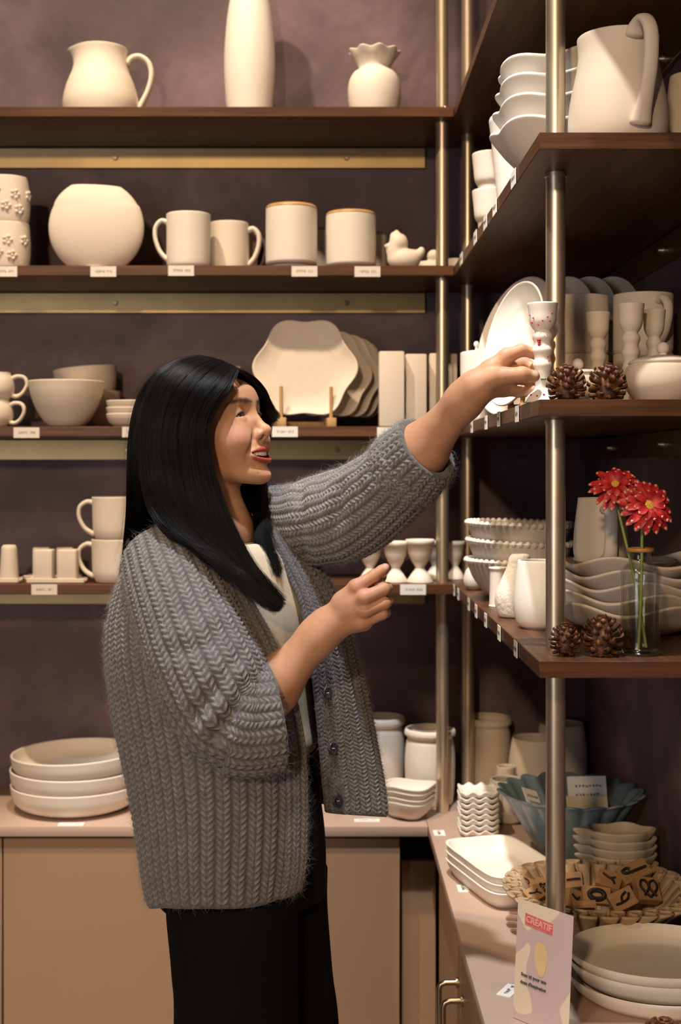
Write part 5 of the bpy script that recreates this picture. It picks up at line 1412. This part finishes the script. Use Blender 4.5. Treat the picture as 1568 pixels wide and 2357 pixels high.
def garment(name, ctrl, nu, nv, ribs, courses, parent, closed=False, seed=0, inner=0.006, mat=None, fold=None, amp=0.0040, swap=False, rim=0.004):
    g = dense(ctrl, nu, nv)
    if closed: g = g[:, :-1]; nu -= 1
    if fold is not None: g = fold(g)
    n = grid_normals(g, closed)
    lv = np.concatenate([[0], np.cumsum(np.linalg.norm(np.diff(g, axis=0), axis=2).mean(1))]); lv /= lv[-1]
    dl = np.linalg.norm(np.diff(g, axis=1), axis=2).mean(0); lu = np.concatenate([[0], np.cumsum(dl)])
    lu /= lu[-1]+(dl.mean() if closed else 0)
    uu, vv_ = np.meshgrid(lu*ribs, lv*courses)
    vv_ = vv_+0.5*wob(g, seed+9, 14, 1.0); uu2 = uu+0.12*wob(g, seed+5, 25, 1.0)
    h = knit(vv_, uu2, amp) if swap else knit(uu2, vv_, amp)
    ev = np.minimum(1, np.minimum(np.arange(nv), nv-1-np.arange(nv))/7.0)[:, None]
    eu = 1.0 if closed else np.minimum(1, np.minimum(np.arange(nu), nu-1-np.arange(nu))/6.0)[None]
    h = h*(0.25+0.75*ev)*(0.4+0.6*eu)
    o = g+n*(h+wob(g, seed, 11, 0.0035)+wob(g, seed+1, 32, 0.0013))[..., None]
    shade = 0.50+0.85*np.clip(h/amp, 0, 1)  # gaps between stitches darkened in the colour, as painted crevice shade
    h0 = h
    # turn the borders inwards, then a coarser inner face
    def pad(a, e, n_, g_, step, axis):
        sl = lambda q: np.take(q, [e], axis=axis); far_ = np.take(g_, [e+step*8], axis=axis); gn = sl(g_); nn_ = sl(n_)
        tg = np.take(g_, [e], axis=axis)-np.take(g_, [e+step], axis=axis); tg /= np.linalg.norm(tg, axis=2, keepdims=True)+1e-9
        return [gn-nn_*inner*0.15+tg*0.0022, gn-nn_*inner*0.75+tg*0.0015, gn-nn_*inner, far_-np.take(n_, [e+step*8], axis=axis)*inner]
    s_ = pad(o, 0, n, g, 1, 0); e_ = pad(o, nv-1, n, g, -1, 0)
    o2 = np.concatenate(s_[::-1]+[o]+e_, 0); g2_ = np.concatenate([g[:1]]*4+[g]+[g[-1:]]*4, 0); n2_ = np.concatenate([n[:1]]*4+[n]+[n[-1:]]*4, 0)
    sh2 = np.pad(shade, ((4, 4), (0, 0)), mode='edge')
    if not closed:
        def padc(e, step):
            gn = g2_[:, [e]]; nn_ = n2_[:, [e]]; tg = gn-g2_[:, [e+step]]; tg /= np.linalg.norm(tg, axis=2, keepdims=True)+1e-9
            return [gn-nn_*inner*0.15+tg*0.0022, gn-nn_*inner*0.75+tg*0.0015, gn-nn_*inner, g2_[:, [e+step*8]]-n2_[:, [e+step*8]]*inner]
        o2 = np.concatenate(padc(0, 1)[::-1]+[o2]+padc(o2.shape[1]-1, -1), 1); sh2 = np.pad(sh2, ((0, 0), (4, 4)), mode='edge')
    k = 4; inn = g[2:-2:k, ::k]-n[2:-2:k, ::k]*inner
    V_ = np.concatenate([o2.reshape(-1, 3), inn.reshape(-1, 3)])
    fs = [grid_faces(o2.shape[0], o2.shape[1], closed), grid_faces(inn.shape[0], inn.shape[1], closed, o2.shape[0]*o2.shape[1])[:, ::-1]]
    ob = pmesh(name, V_, np.concatenate(fs), mat or M['wool'], parent)
    a = ob.data.attributes.new('stitch_shade', 'FLOAT_COLOR', 'POINT')
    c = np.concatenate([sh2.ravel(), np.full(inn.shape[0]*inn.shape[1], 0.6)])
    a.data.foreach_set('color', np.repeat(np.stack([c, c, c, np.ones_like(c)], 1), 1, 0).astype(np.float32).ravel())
    FUZZ_P.append(o.reshape(-1, 3)); FUZZ_N.append(n.reshape(-1, 3))
    return ob, g, n
# ---- torso of the cardigan: columns run hem-wards, from the near front edge round the back to the far front edge
PY = (1175, 1215, 1260, 1330, 1420, 1520, 1640, 1760, 1880, 2000, 2085)
def colm(xs, ys, py=None):
    return [W(x, p, y) for x, p, y in zip(xs, py or PY, ys)]
A_ = colm((520, 530, 540, 556, 598, 650, 684, 700, 704, 700, 686), (2.150, 2.125, 2.105, 2.085, 2.075, 2.065, 2.06, 2.055, 2.055, 2.06, 2.07), (1190, 1222, 1260, 1330, 1420, 1520, 1640, 1760, 1880, 1990, 2050))
B_ = colm((480, 475, 478, 490, 520, 556, 580, 592, 597, 596, 590), (2.145, 2.105, 2.075, 2.050, 2.035, 2.025, 2.015, 2.01, 2.01, 2.012, 2.02))
C_ = colm((440, 410, 402, 402, 410, 420, 440, 455, 462, 464, 468), (2.16, 2.10, 2.065, 2.035, 2.02, 2.01, 2.0, 1.995, 1.995, 2.0, 2.01), (1190, 1205, 1255, 1330, 1420, 1520, 1640, 1760, 1880, 2000, 2090))
D_ = colm((425, 375, 342, 312, 293, 296, 316, 340, 356, 368, 380), (2.19, 2.14, 2.105, 2.09, 2.085, 2.075, 2.07, 2.065, 2.065, 2.065, 2.07), (1192, 1208, 1256, 1330, 1420, 1520, 1640, 1760, 1880, 2000, 2088))
E_ = colm((425, 372, 325, 281, 255, 249, 263, 288, 310, 327, 340), (2.22, 2.20, 2.18, 2.17, 2.17, 2.17, 2.17, 2.17, 2.17, 2.17, 2.17), (1192, 1212, 1260, 1330, 1420, 1520, 1640, 1760, 1880, 2000, 2078))
F_ = colm((450, 410, 375, 345, 325, 320, 335, 358, 378, 392, 402), (2.25, 2.27, 2.285, 2.295, 2.30, 2.30, 2.30, 2.295, 2.29, 2.285, 2.285), (1190, 1210, 1260, 1330, 1420, 1520, 1635, 1745, 1840, 1920, 1980))
G_ = colm((520, 535, 550, 565, 585, 600, 615, 630, 645, 655, 662), (2.27, 2.31, 2.34, 2.36, 2.37, 2.375, 2.37, 2.365, 2.355, 2.35, 2.345), (1185, 1200, 1245, 1312, 1390, 1475, 1560, 1645, 1725, 1795, 1850))
H_ = colm((585, 620, 665, 742, 786, 806, 828, 848, 862, 876, 884), (2.265, 2.275, 2.28, 2.285, 2.275, 2.262, 2.25, 2.24, 2.232, 2.226, 2.222), (1170, 1185, 1230, 1320, 1410, 1495, 1580, 1660, 1735, 1810, 1876))
I2 = colm((592, 618, 652, 706, 752, 770, 783, 796, 806, 815, 822), (2.235, 2.225, 2.212, 2.195, 2.185, 2.175, 2.170, 2.165, 2.162, 2.16, 2.158), (1172, 1192, 1240, 1325, 1415, 1500, 1585, 1665, 1740, 1812, 1874))
I_ = colm((585, 600, 626, 668, 704, 718, 728, 736, 743, 749, 755), (2.212, 2.195, 2.175, 2.155, 2.14, 2.13, 2.124, 2.12, 2.118, 2.118, 2.12), (1178, 1205, 1250, 1330, 1418, 1502, 1590, 1668, 1742, 1812, 1868))
ctrl = np.stack([A_, B_, C_, D_, E_, F_, G_, H_, I2, I_], 1)
card = empty('cardigan', (0, 0, 0)); card.parent = PERSON; card.location = tuple(-PO)
def hem(g):
    return g
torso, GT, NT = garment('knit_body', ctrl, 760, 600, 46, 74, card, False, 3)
# ---- sleeves: tubes along a path
def sleeve(name, path, nu, nv, ribs, courses, seed, flat=1.0, fold=None, up=(0, 0, 1), inner=0.006):
    p = np.array([q[0] for q in path]); r = np.array([q[1] for q in path])
    n = 14
    pc = crv(p, n); rr = crv([(float(x),) for x in r], n)[:, 0]
    tan = np.gradient(pc, axis=0); tan /= np.linalg.norm(tan, axis=1)[:, None]
    nr = np.cross(tan[0], np.array(up, float)); nr /= np.linalg.norm(nr)
    ctrl = []; m = 12
    for i in range(n):
        nr = nr-tan[i]*(nr@tan[i]); nr /= np.linalg.norm(nr); bn = np.cross(tan[i], nr)
        ctrl.append([pc[i]+rr[i]*(nr*math.cos(2*PI*j/m)*flat+bn*math.sin(2*PI*j/m)) for j in range(m+1)])
    c = np.array(ctrl)
    # periodic wrap for a smooth seam
    c = np.concatenate([c[:, -3:-1], c, c[:, 1:3]], 1)
    W_ = cr_matrix(m+5, 4001); t = np.linspace(0, m+4, 4001); sel = (t >= 2) & (t <= m+2)
    Wu = W_[sel]; Wu = Wu[np.linspace(0, len(Wu)-1, nu).astype(int)]
    g = np.einsum('ar,rck,bc->abk', cr_matrix(n, nv), c, Wu)
    return garment_grid(name, g, ribs, courses, seed, fold, inner)
def garment_grid(name, g, ribs, courses, seed, fold, inner):
    global dense
    _d = dense
    dense = lambda c, a, b: g
    try: return garment(name, None, g.shape[1], g.shape[0], ribs, courses, card, True, seed, inner, None, fold)
    finally: dense = _d
def crease(pts, depth, width):
    """press folds into a grid along polylines in space"""
    def fn(g):
        n = grid_normals(g, True); sh = g.shape[:2]; q = g.reshape(-1, 3)
        o = np.zeros(len(q))
        for pl, dp, wd in pts:
            c = crv(pl, 24); d = np.min(np.stack([np.linalg.norm(q-a, axis=1) for a in c]), 0)
            o += -dp*np.exp(-(d/wd)**2)+0.45*dp*np.exp(-((d-1.9*wd)/wd)**2)
        return g+n*o.reshape(sh)[..., None]
    return fn
RP = [(W(375, 1275, 2.135), 0.066), (W(405, 1365, 2.080), 0.079), (W(445, 1470, 2.038), 0.085), (W(492, 1575, 2.012), 0.0865), (W(530, 1640, 2.004), 0.083), (W(572, 1655, 2.006), 0.078), (W(600, 1652, 2.010), 0.077)]
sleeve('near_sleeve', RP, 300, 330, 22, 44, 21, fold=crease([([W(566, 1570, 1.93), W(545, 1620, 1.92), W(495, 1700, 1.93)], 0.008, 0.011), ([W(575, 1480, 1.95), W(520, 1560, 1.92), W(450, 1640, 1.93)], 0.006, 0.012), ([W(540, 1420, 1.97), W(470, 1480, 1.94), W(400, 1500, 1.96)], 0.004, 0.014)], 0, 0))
RC_ = [(W(540, 1648, 2.005), 0.086), (W(575, 1655, 2.007), 0.0875), (W(612, 1652, 2.010), 0.0850), (W(634, 1648, 2.013), 0.0815)]
sleeve('near_cuff', RC_, 300, 120, 22, 9, 33, inner=0.016, fold=None)
LP = [(W(610, 1200, 2.290), 0.060), (W(690, 1207, 2.262), 0.077), (W(800, 1185, 2.205), 0.0770), (W(888, 1128, 2.150), 0.0745), (W(935, 1082, 2.118), 0.066), (W(958, 1060, 2.100), 0.056)]
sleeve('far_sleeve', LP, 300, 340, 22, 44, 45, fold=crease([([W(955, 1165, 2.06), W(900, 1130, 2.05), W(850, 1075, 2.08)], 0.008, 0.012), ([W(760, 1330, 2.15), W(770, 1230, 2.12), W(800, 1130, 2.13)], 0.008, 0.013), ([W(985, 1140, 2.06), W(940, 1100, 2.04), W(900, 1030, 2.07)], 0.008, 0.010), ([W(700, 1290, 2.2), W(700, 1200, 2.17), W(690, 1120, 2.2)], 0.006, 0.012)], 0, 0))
LC_ = [(W(925, 1092, 2.124), 0.064), (W(948, 1068, 2.106), 0.0655), (W(968, 1048, 2.092), 0.062), (W(984, 1034, 2.082), 0.0565)]
sleeve('far_cuff', LC_, 280, 100, 20, 8, 57, inner=0.013)
# ---- collar / front bands: a ribbed strip following each front edge
def band(name, side, w_, ribs, seed, mat, lift=0.004):
    e = GT[:, 0] if side == 0 else GT[:, -1]
    i2 = GT[:, 34] if side == 0 else GT[:, -34]
    n = NT[:, 0] if side == 0 else NT[:, -1]
    k = np.linspace(0, len(e)-1, 12).astype(int)
    inn = i2-e; inn /= np.linalg.norm(inn, axis=1)[:, None]
    cols = []
    for t in (-0.12, 0.15, 0.5, 0.85, 1.05):
        cols.append(e[k]+inn[k]*(w_*t)+n[k]*(lift*(1.0 if 0 < t < 1 else 0.1)))
    c = np.stack(cols, 1)
    if side == 1: c = c[:, ::-1]
    return garment(name, c, 60, 500, ribs, 74, card, False, seed, 0.003, mat, None, 0.0022)
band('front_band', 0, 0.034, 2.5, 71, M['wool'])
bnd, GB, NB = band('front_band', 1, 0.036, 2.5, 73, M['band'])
M['button'] = mat_flat('dark_button', (0.035, 0.037, 0.045), 0.25)
for py in (1597, 1723, 1842):
    zz = np.array([float(ZZ(py, 2.125))]); mid = GB[:, 32]; i = int(np.argmin(np.abs(mid[:, 2]-zz)))
    c = mid[i]+NB[i, 32]*0.0035
    v, f = lathe_data([(0.0003, 0.0028), (0.0035, 0.0026), (0.0070, 0.0030), (0.0088, 0.0038), (0.0100, 0.0030), (0.0102, 0.0010), (0.0095, -0.001), (0.0003, -0.001)], 30)
    R_ = np.array(Vector(NB[i, 32]).to_track_quat('Z', 'Y').to_matrix())
    bt = pmesh('button', v@R_.T+c, f, M['button'], card)
    b = MB()
    for s_ in (-1, 1): b.ball((0.0016*s_, 0, 0.0030), 0.0009, 8)
    pmesh('thread', np.array([tuple(q_) for q_ in b.v])@R_.T+c, b.f, M['paper'], bt)
# ---- mohair halo
def hair_obj(name, strands, radii, mat, parent):
    """strands: array [n, k, 3] in world space"""
    n, k, _ = strands.shape
    hc = bpy.data.hair_curves.new(name); hc.add_curves([k]*n)
    hc.attributes['position'].data.foreach_set('vector', strands.astype(np.float32).ravel())
    a = hc.attributes.get('radius') or hc.attributes.new('radius', 'FLOAT', 'POINT')
    a.data.foreach_set('value', np.broadcast_to(radii, (n, k)).astype(np.float32).ravel())
    hc.materials.append(mat)
    o = bpy.data.objects.new(name, hc); COL.objects.link(o)
    o.parent = parent
    if parent is PERSON: o.location = tuple(-PO)
    return o
rs = np.random.RandomState(4)
fp = np.concatenate(FUZZ_P); fn_ = np.concatenate(FUZZ_N)
sel = rs.choice(len(fp), 85000, replace=False)
p = fp[sel]; n = fn_[sel]
t1 = rs.normal(size=p.shape); t1 -= n*(t1*n).sum(1)[:, None]; t1 /= np.linalg.norm(t1, axis=1)[:, None]
L = (0.0028+0.0062*rs.rand(len(p))**2.4)[:, None]
cv = rs.normal(size=p.shape)*0.35
st = np.stack([p-n*0.001, p+(n*0.55+t1*0.5)*L*0.5, p+(n*0.75+t1*0.9+cv*0.6)*L, p+(n*0.6+t1*1.5+cv*1.4)*L*1.25], 1)
M['fuzz'] = mat_flat('mohair_fibre', (0.30, 0.285, 0.275), 0.8)
hair_obj('mohair_fuzz', st, np.array([0.00009, 0.00008, 0.00006, 0.00003]), M['fuzz'], card)

# ---- T-shirt
TF = np.array([0.75, -0.66, 0.0]); TR = np.array([0.66, 0.75, 0.0])      # torso forward, towards her left
M['shirt'] = mat_flat('cream_cotton', (0.66, 0.565, 0.425), 0.85, var=0.03, nscale=60, bs=0.1)
rows = [(1222, 0.056, 0.058, 512, 2.195), (1240, 0.068, 0.072, 512, 2.195), (1275, 0.096, 0.130, 514, 2.2), (1330, 0.116, 0.150, 516, 2.2), (1420, 0.130, 0.158, 520, 2.2), (1520, 0.125, 0.150, 530, 2.2), (1640, 0.120, 0.140, 548, 2.2), (1710, 0.120, 0.140, 556, 2.2), (1740, 0.105, 0.128, 552, 2.2)]
ctrl = []
for py, rf, rl, px, yy in rows:
    c = W(px, py, yy); ctrl.append([c+TF*rf*math.cos(2*PI*j/16)+TR*rl*math.sin(2*PI*j/16) for j in range(17)])
g = dense(np.array(ctrl), 161, 150)[:, :-1]; n = grid_normals(g, True)
fo = wob(g*np.array([1, 1, 0.35]), 8, 38, 0.0080)+wob(g, 18, 20, 0.005)
g2 = g+n*fo[..., None]*np.minimum(1, np.arange(150)/25)[:, None, None]
ca = np.cos(np.linspace(0, 2*PI, 160, endpoint=False))
g2[:, :, 2] -= 0.020*np.exp(-(np.arange(150)/22)**2)[:, None]*np.maximum(0, 0.55+0.45*ca)[None]
sh = pmesh('t_shirt', g2.reshape(-1, 3), grid_faces(150, 160, True), M['shirt'])
# crew collar: a doubled band round the neck
cb = np.concatenate([(g2[:13]+n[:13]*0.0028), g2[12:13]-n[12:13]*0.001], 0)
cb = np.concatenate([g2[:1]-n[:1]*0.002, cb], 0)
pmesh('collar', cb.reshape(-1, 3), grid_faces(cb.shape[0], 160, True), M['shirt'], sh)

# ---- trousers, shoes
M['black'] = mat_flat('black_trousers', (0.0045, 0.0045, 0.005), 0.9, spec=0.15)
def tube_rows(rows, nu, nv):
    ct = []
    for c, rf, rl in rows: ct.append([c+TF*rf*math.cos(2*PI*j/16)+TR*rl*math.sin(2*PI*j/16) for j in range(17)])
    return dense(np.array(ct), nu+1, nv)[:, :-1]
g = tube_rows([(W(556, 1690, 2.2), 0.100, 0.128), (W(556, 1760, 2.2), 0.108, 0.136), (W(556, 1850, 2.2), 0.122, 0.148), (W(556, 1950, 2.2), 0.130, 0.155), (W(560, 2060, 2.2), 0.130, 0.152)], 96, 40)
g = g+grid_normals(g, True)*wob(g, 3, 25, 0.003)[..., None]
tr = pmesh('trousers', g.reshape(-1, 3), grid_faces(40, 96, True), M['black'])
for nm, x0, y0, x1, y1 in (('trouser_leg', 530, 2.13, 543, 2.14), ('trouser_leg', 608, 2.255, 640, 2.265)):
    rws = [(W(x0+8, 1990, y0+.02), 0.115, 0.092), (W(x0, 2080, y0), 0.118, 0.098), (W(x0+(x1-x0)*0.5, 2230, (y0+y1)/2), 0.112, 0.098), (W(x1, 2360, y1), 0.110, 0.100), (np.array([XX(x1, y1), y1, 0.25]), 0.118, 0.108), (np.array([XX(x1, y1), y1, 0.025]), 0.126, 0.115)]
    g = tube_rows(rws, 72, 80); g = g+grid_normals(g, True)*wob(g*np.array([1, 1, 0.3]), 5, 40, 0.004)[..., None]
    pmesh(nm, g.reshape(-1, 3), grid_faces(80, 72, True), M['black'], tr)
    fx = np.array([XX(x1, y1), y1, 0])+TF*0.05
    b = MB(); b.ball((0, 0, 0), 1, 20, (0.135, 0.045, 0.045)); vv_ = np.array([tuple(q_) for q_ in b.v]); vv_[:, 2] = np.maximum(vv_[:, 2], -0.03)
    pmesh('shoe', np.stack([vv_[:, 0]*TF[0]-vv_[:, 1]*TF[1], vv_[:, 0]*TF[1]+vv_[:, 1]*TF[0], vv_[:, 2]+0.0305], 1)+fx, b.f, M['black'])

# ---- hair
M['hair'], nt, bh = newmat('black_hair')
bh.inputs['Base Color'].default_value = (0.0028, 0.0024, 0.0022, 1); bh.inputs['Roughness'].default_value = 0.33; bh.inputs['Specular IOR Level'].default_value = 0.18
K = 12
def gd(pts): return crv([tuple(W(*q_)) for q_ in pts], K)
near = [
 [(546, 852, 2.135), (532, 890, 2.112), (500, 935, 2.098), (477, 978, 2.090), (479, 1030, 2.088), (492, 1095, 2.085), (514, 1160, 2.080), (548, 1240, 2.066), (596, 1322, 2.050), (646, 1384, 2.040)],
 [(538, 843, 2.140), (505, 882, 2.108), (466, 932, 2.090), (449, 985, 2.082), (453, 1060, 2.080), (468, 1130, 2.076), (498, 1212, 2.064), (548, 1302, 2.046), (600, 1362, 2.034), (650, 1402, 2.026)],
 [(515, 832, 2.145), (463, 870, 2.103), (420, 930, 2.083), (406, 1000, 2.074), (412, 1080, 2.072), (430, 1160, 2.064), (468, 1240, 2.046), (530, 1308, 2.028), (592, 1362, 2.018), (642, 1402, 2.012)],
 [(485, 823, 2.150), (422, 860, 2.108), (376, 930, 2.088), (360, 1010, 2.080), (366, 1090, 2.076), (386, 1170, 2.062), (425, 1235, 2.040), (492, 1290, 2.020), (568, 1346, 2.010), (630, 1396, 2.006)],
 [(462, 819, 2.165), (392, 852, 2.124), (346, 922, 2.104), (331, 1000, 2.098), (334, 1090, 2.094), (350, 1165, 2.080), (385, 1218, 2.056), (455, 1260, 2.030), (536, 1322, 2.012), (612, 1384, 2.004)],
]
back = [
 near[4][:4]+[(332, 1090, 2.10), (332, 1150, 2.105), (331, 1190, 2.115), (330, 1220, 2.13), (329, 1260, 2.15), (327, 1290, 2.165)],
 [(455, 819, 2.19), (380, 848, 2.165), (328, 915, 2.146), (309, 1000, 2.140), (306, 1090, 2.14), (306, 1160, 2.15), (304, 1210, 2.165), (301, 1250, 2.185), (297, 1290, 2.20), (291, 1325, 2.21)],
 [(455, 819, 2.22), (380, 848, 2.215), (328, 915, 2.210), (309, 1000, 2.210), (305, 1090, 2.215), (303, 1160, 2.22), (300, 1210, 2.225), (297, 1250, 2.23), (293, 1290, 2.235), (288, 1330, 2.235)],
 [(465, 820, 2.25), (400, 850, 2.265), (360, 915, 2.275), (345, 1000, 2.28), (345, 1090, 2.285), (348, 1160, 2.29), (350, 1210, 2.29), (352, 1250, 2.29), (354, 1290, 2.29), (356, 1320, 2.29)],
 [(490, 826, 2.25), (450, 860, 2.285), (425, 915, 2.300), (415, 1000, 2.305), (420, 1090, 2.305), (430, 1160, 2.305), (440, 1200, 2.305), (450, 1240, 2.305), (460, 1280, 2.30), (470, 1310, 2.30)],
]
far = [
 back[4],
 [(515, 834, 2.20), (530, 865, 2.265), (530, 920, 2.290), (525, 1000, 2.298), (530, 1090, 2.295), (538, 1160, 2.290), (548, 1200, 2.285), (560, 1240, 2.275), (585, 1290, 2.255), (610, 1330, 2.235)],
 [(535, 842, 2.165), (566, 866, 2.220), (588, 905, 2.262), (590, 960, 2.275), (578, 1030, 2.270), (576, 1100, 2.252), (580, 1160, 2.225), (588, 1215, 2.190), (606, 1280, 2.158), (634, 1335, 2.135)],
 [(545, 850, 2.140), (578, 868, 2.195), (606, 904, 2.242), (625, 945, 2.262), (614, 1000, 2.262), (606, 1060, 2.245), (605, 1130, 2.212), (611, 1200, 2.172), (624, 1260, 2.148), (646, 1318, 2.128)],
]
def push(p, m0):
    """keep hair outside the head"""
    q = p.reshape(-1, 3)
    for _ in range(3):
        d = head_base(to_head(q))*HS; nk = neck_d(q); d = np.minimum(d, nk)
        e = 0.002; g_ = np.stack([np.minimum(head_base(to_head(q+e*np.eye(3)[i])), neck_d(q+e*np.eye(3)[i]))-d for i in range(3)], 1)/e
        g_ /= np.linalg.norm(g_, axis=1)[:, None]+1e-9
        q = q+g_*np.maximum(m0-d, 0)[:, None]
    return q.reshape(p.shape)
def sheets(fam):
    return np.stack([gd(g_) for g_ in fam])         # [guides, K, 3]
flick = [[(556, 856, 2.165), (580, 876, 2.205), (606, 908, 2.240), (624, 940, 2.250), (639, 967, 2.250)], [(552, 858, 2.18), (574, 882, 2.225), (596, 914, 2.262), (612, 944, 2.272), (633, 970, 2.262)], [(548, 860, 2.20), (566, 892, 2.25), (584, 920, 2.275), (600, 946, 2.280), (622, 968, 2.270)]]
FAM = [sheets(near), sheets(back), sheets(far), sheets(flick)]
NS = 26
def strands(S_, n, rnd, depth, spread, curl=0.0):
    m = S_.shape[0]
    Wg = cr_matrix(m, 2001); Wk = cr_matrix(K, NS)
    u = rnd.rand(n); iu = (u*2000).astype(int)
    st = np.einsum('ng,gkc,sk->nsc', Wg[iu], S_, Wk)
    du = np.einsum('ng,gkc,sk->nsc', (Wg[np.minimum(iu+20, 2000)]-Wg[np.maximum(iu-20, 0)]), S_, Wk)
    dv = np.gradient(st, axis=1)
    nn = np.cross(du, dv); nn /= np.linalg.norm(nn, axis=2, keepdims=True)+1e-9
    dn = dv/(np.linalg.norm(dv, axis=2, keepdims=True)+1e-9); du = np.cross(dn, nn)
    s_ = np.linspace(0, 1, NS)[None, :, None]
    off = (rnd.rand(n)-0.5)[:, None, None]*depth; lat = rnd.normal(size=n)[:, None, None]*spread
    ph = rnd.rand(n)[:, None, None]*6.28
    ci = (u*m*16).astype(int); co_ = rnd.normal(size=(m*16+1, 2))[ci]
    clump = du*(co_[:, :1, None]*0.0022)+nn*(co_[:, 1:, None]*0.0030)
    st = st+nn*off*np.minimum(1, s_*4+0.15)+du*lat*(0.3+0.9*s_+1.3*np.maximum(0, s_-0.84)/0.16)+clump*(0.06+0.94*s_)+du*curl*np.sin(ph+s_*7)*s_
    # uneven ends
    cut = 1-0.24*rnd.rand(n)**1.3
    t = np.linspace(0, 1, NS)
    idx = cut[:, None]*t[None]*(NS-1); i0 = np.minimum(idx.astype(int), NS-2); fr = (idx-i0)[..., None]
    r = np.arange(n)[:, None]
    return st[r, i0]*(1-fr)+st[r, i0+1]*fr
rnd = np.random.RandomState(12)
# solid under-layer: thick lofted locks
vs, fs, o_ = [], [], 0
for fi_, S_ in enumerate(FAM):
    nu, nv = 70, 90
    g = np.einsum('ug,gkc,vk->vuc', cr_matrix(S_.shape[0], nu), S_, cr_matrix(K, 126)[:nv])
    n = grid_normals(g)
    hc_ = from_head((-0.01, 0, 0.12))
    if ((g-hc_)*n)[:40].sum() < 0: n = -n
    tp = np.minimum(1, np.minimum(np.linspace(0, 1, nv), 1-np.linspace(0, 1, nv))*14)[:, None]*np.minimum(1, np.minimum(np.linspace(0, 1, nu), 1-np.linspace(0, 1, nu))*14)[None]
    a = push((g-n*0.0015*tp[..., None]).copy(), 0.0045); c = g-n*(0.0015+0.012*tp[..., None]); 
    if fi_ >= 2: a = g+n*0.0018*tp[..., None]; c = g-n*0.0018*tp[..., None]
    for arr, flip in ((a, False), (c, True)):
        f = grid_faces(nv, nu, False, o_); vs.append(arr.reshape(-1, 3)); fs.append(f[:, ::-1] if flip else f); o_ += nv*nu
# scalp cap
def cap(p):
    q_ = to_head(p)
    d = ell_d(q_, (-0.008, 0, 0.128), (0.0925, 0.0795, 0.0930))
    line = (q_[:, 0]-0.056)-0.9*np.maximum(0, q_[:, 2]-0.182)-0.0+0.55*np.maximum(0, 0.16-q_[:, 2])
    d = smax(d, line, 0.006)
    return smax(d, 0.05-q_[:, 2], 0.01)
v, f = sparse_nets(cap, hb-0.14, hb+0.16, 0.0025); vs.append(v); fs.append(f+o_)
hair = pmesh('hair', np.concatenate(vs), np.concatenate(fs), M['hair'])
S1 = np.concatenate([strands(FAM[0], 24000, rnd, 0.012, 0.0030, 0.0016), strands(FAM[1], 13000, rnd, 0.012, 0.0028, 0.0018), strands(FAM[2], 11000, rnd, 0.014, 0.0026, 0.0012), strands(FAM[3], 3000, rnd, 0.009, 0.0014, 0.0006)])
S1 = push(S1, 0.005)
hair_obj('hair_strands', S1, np.linspace(0.00024, 0.00010, NS), M['hair'], hair)
# flyaways
S2 = np.concatenate([strands(FAM[0], 130, rnd, 0.030, 0.009, 0.010), strands(FAM[1], 90, rnd, 0.030, 0.010, 0.012), strands(FAM[2], 40, rnd, 0.02, 0.006, 0.006)])
S2[:, :, 2] += 0.006*np.sin(np.linspace(0, PI, NS))[None]*rnd.rand(len(S2))[:, None]*0.8
hair_obj('flyaway_hair', push(S2, 0.006), np.full(NS, 0.00007), M['hair'], hair)
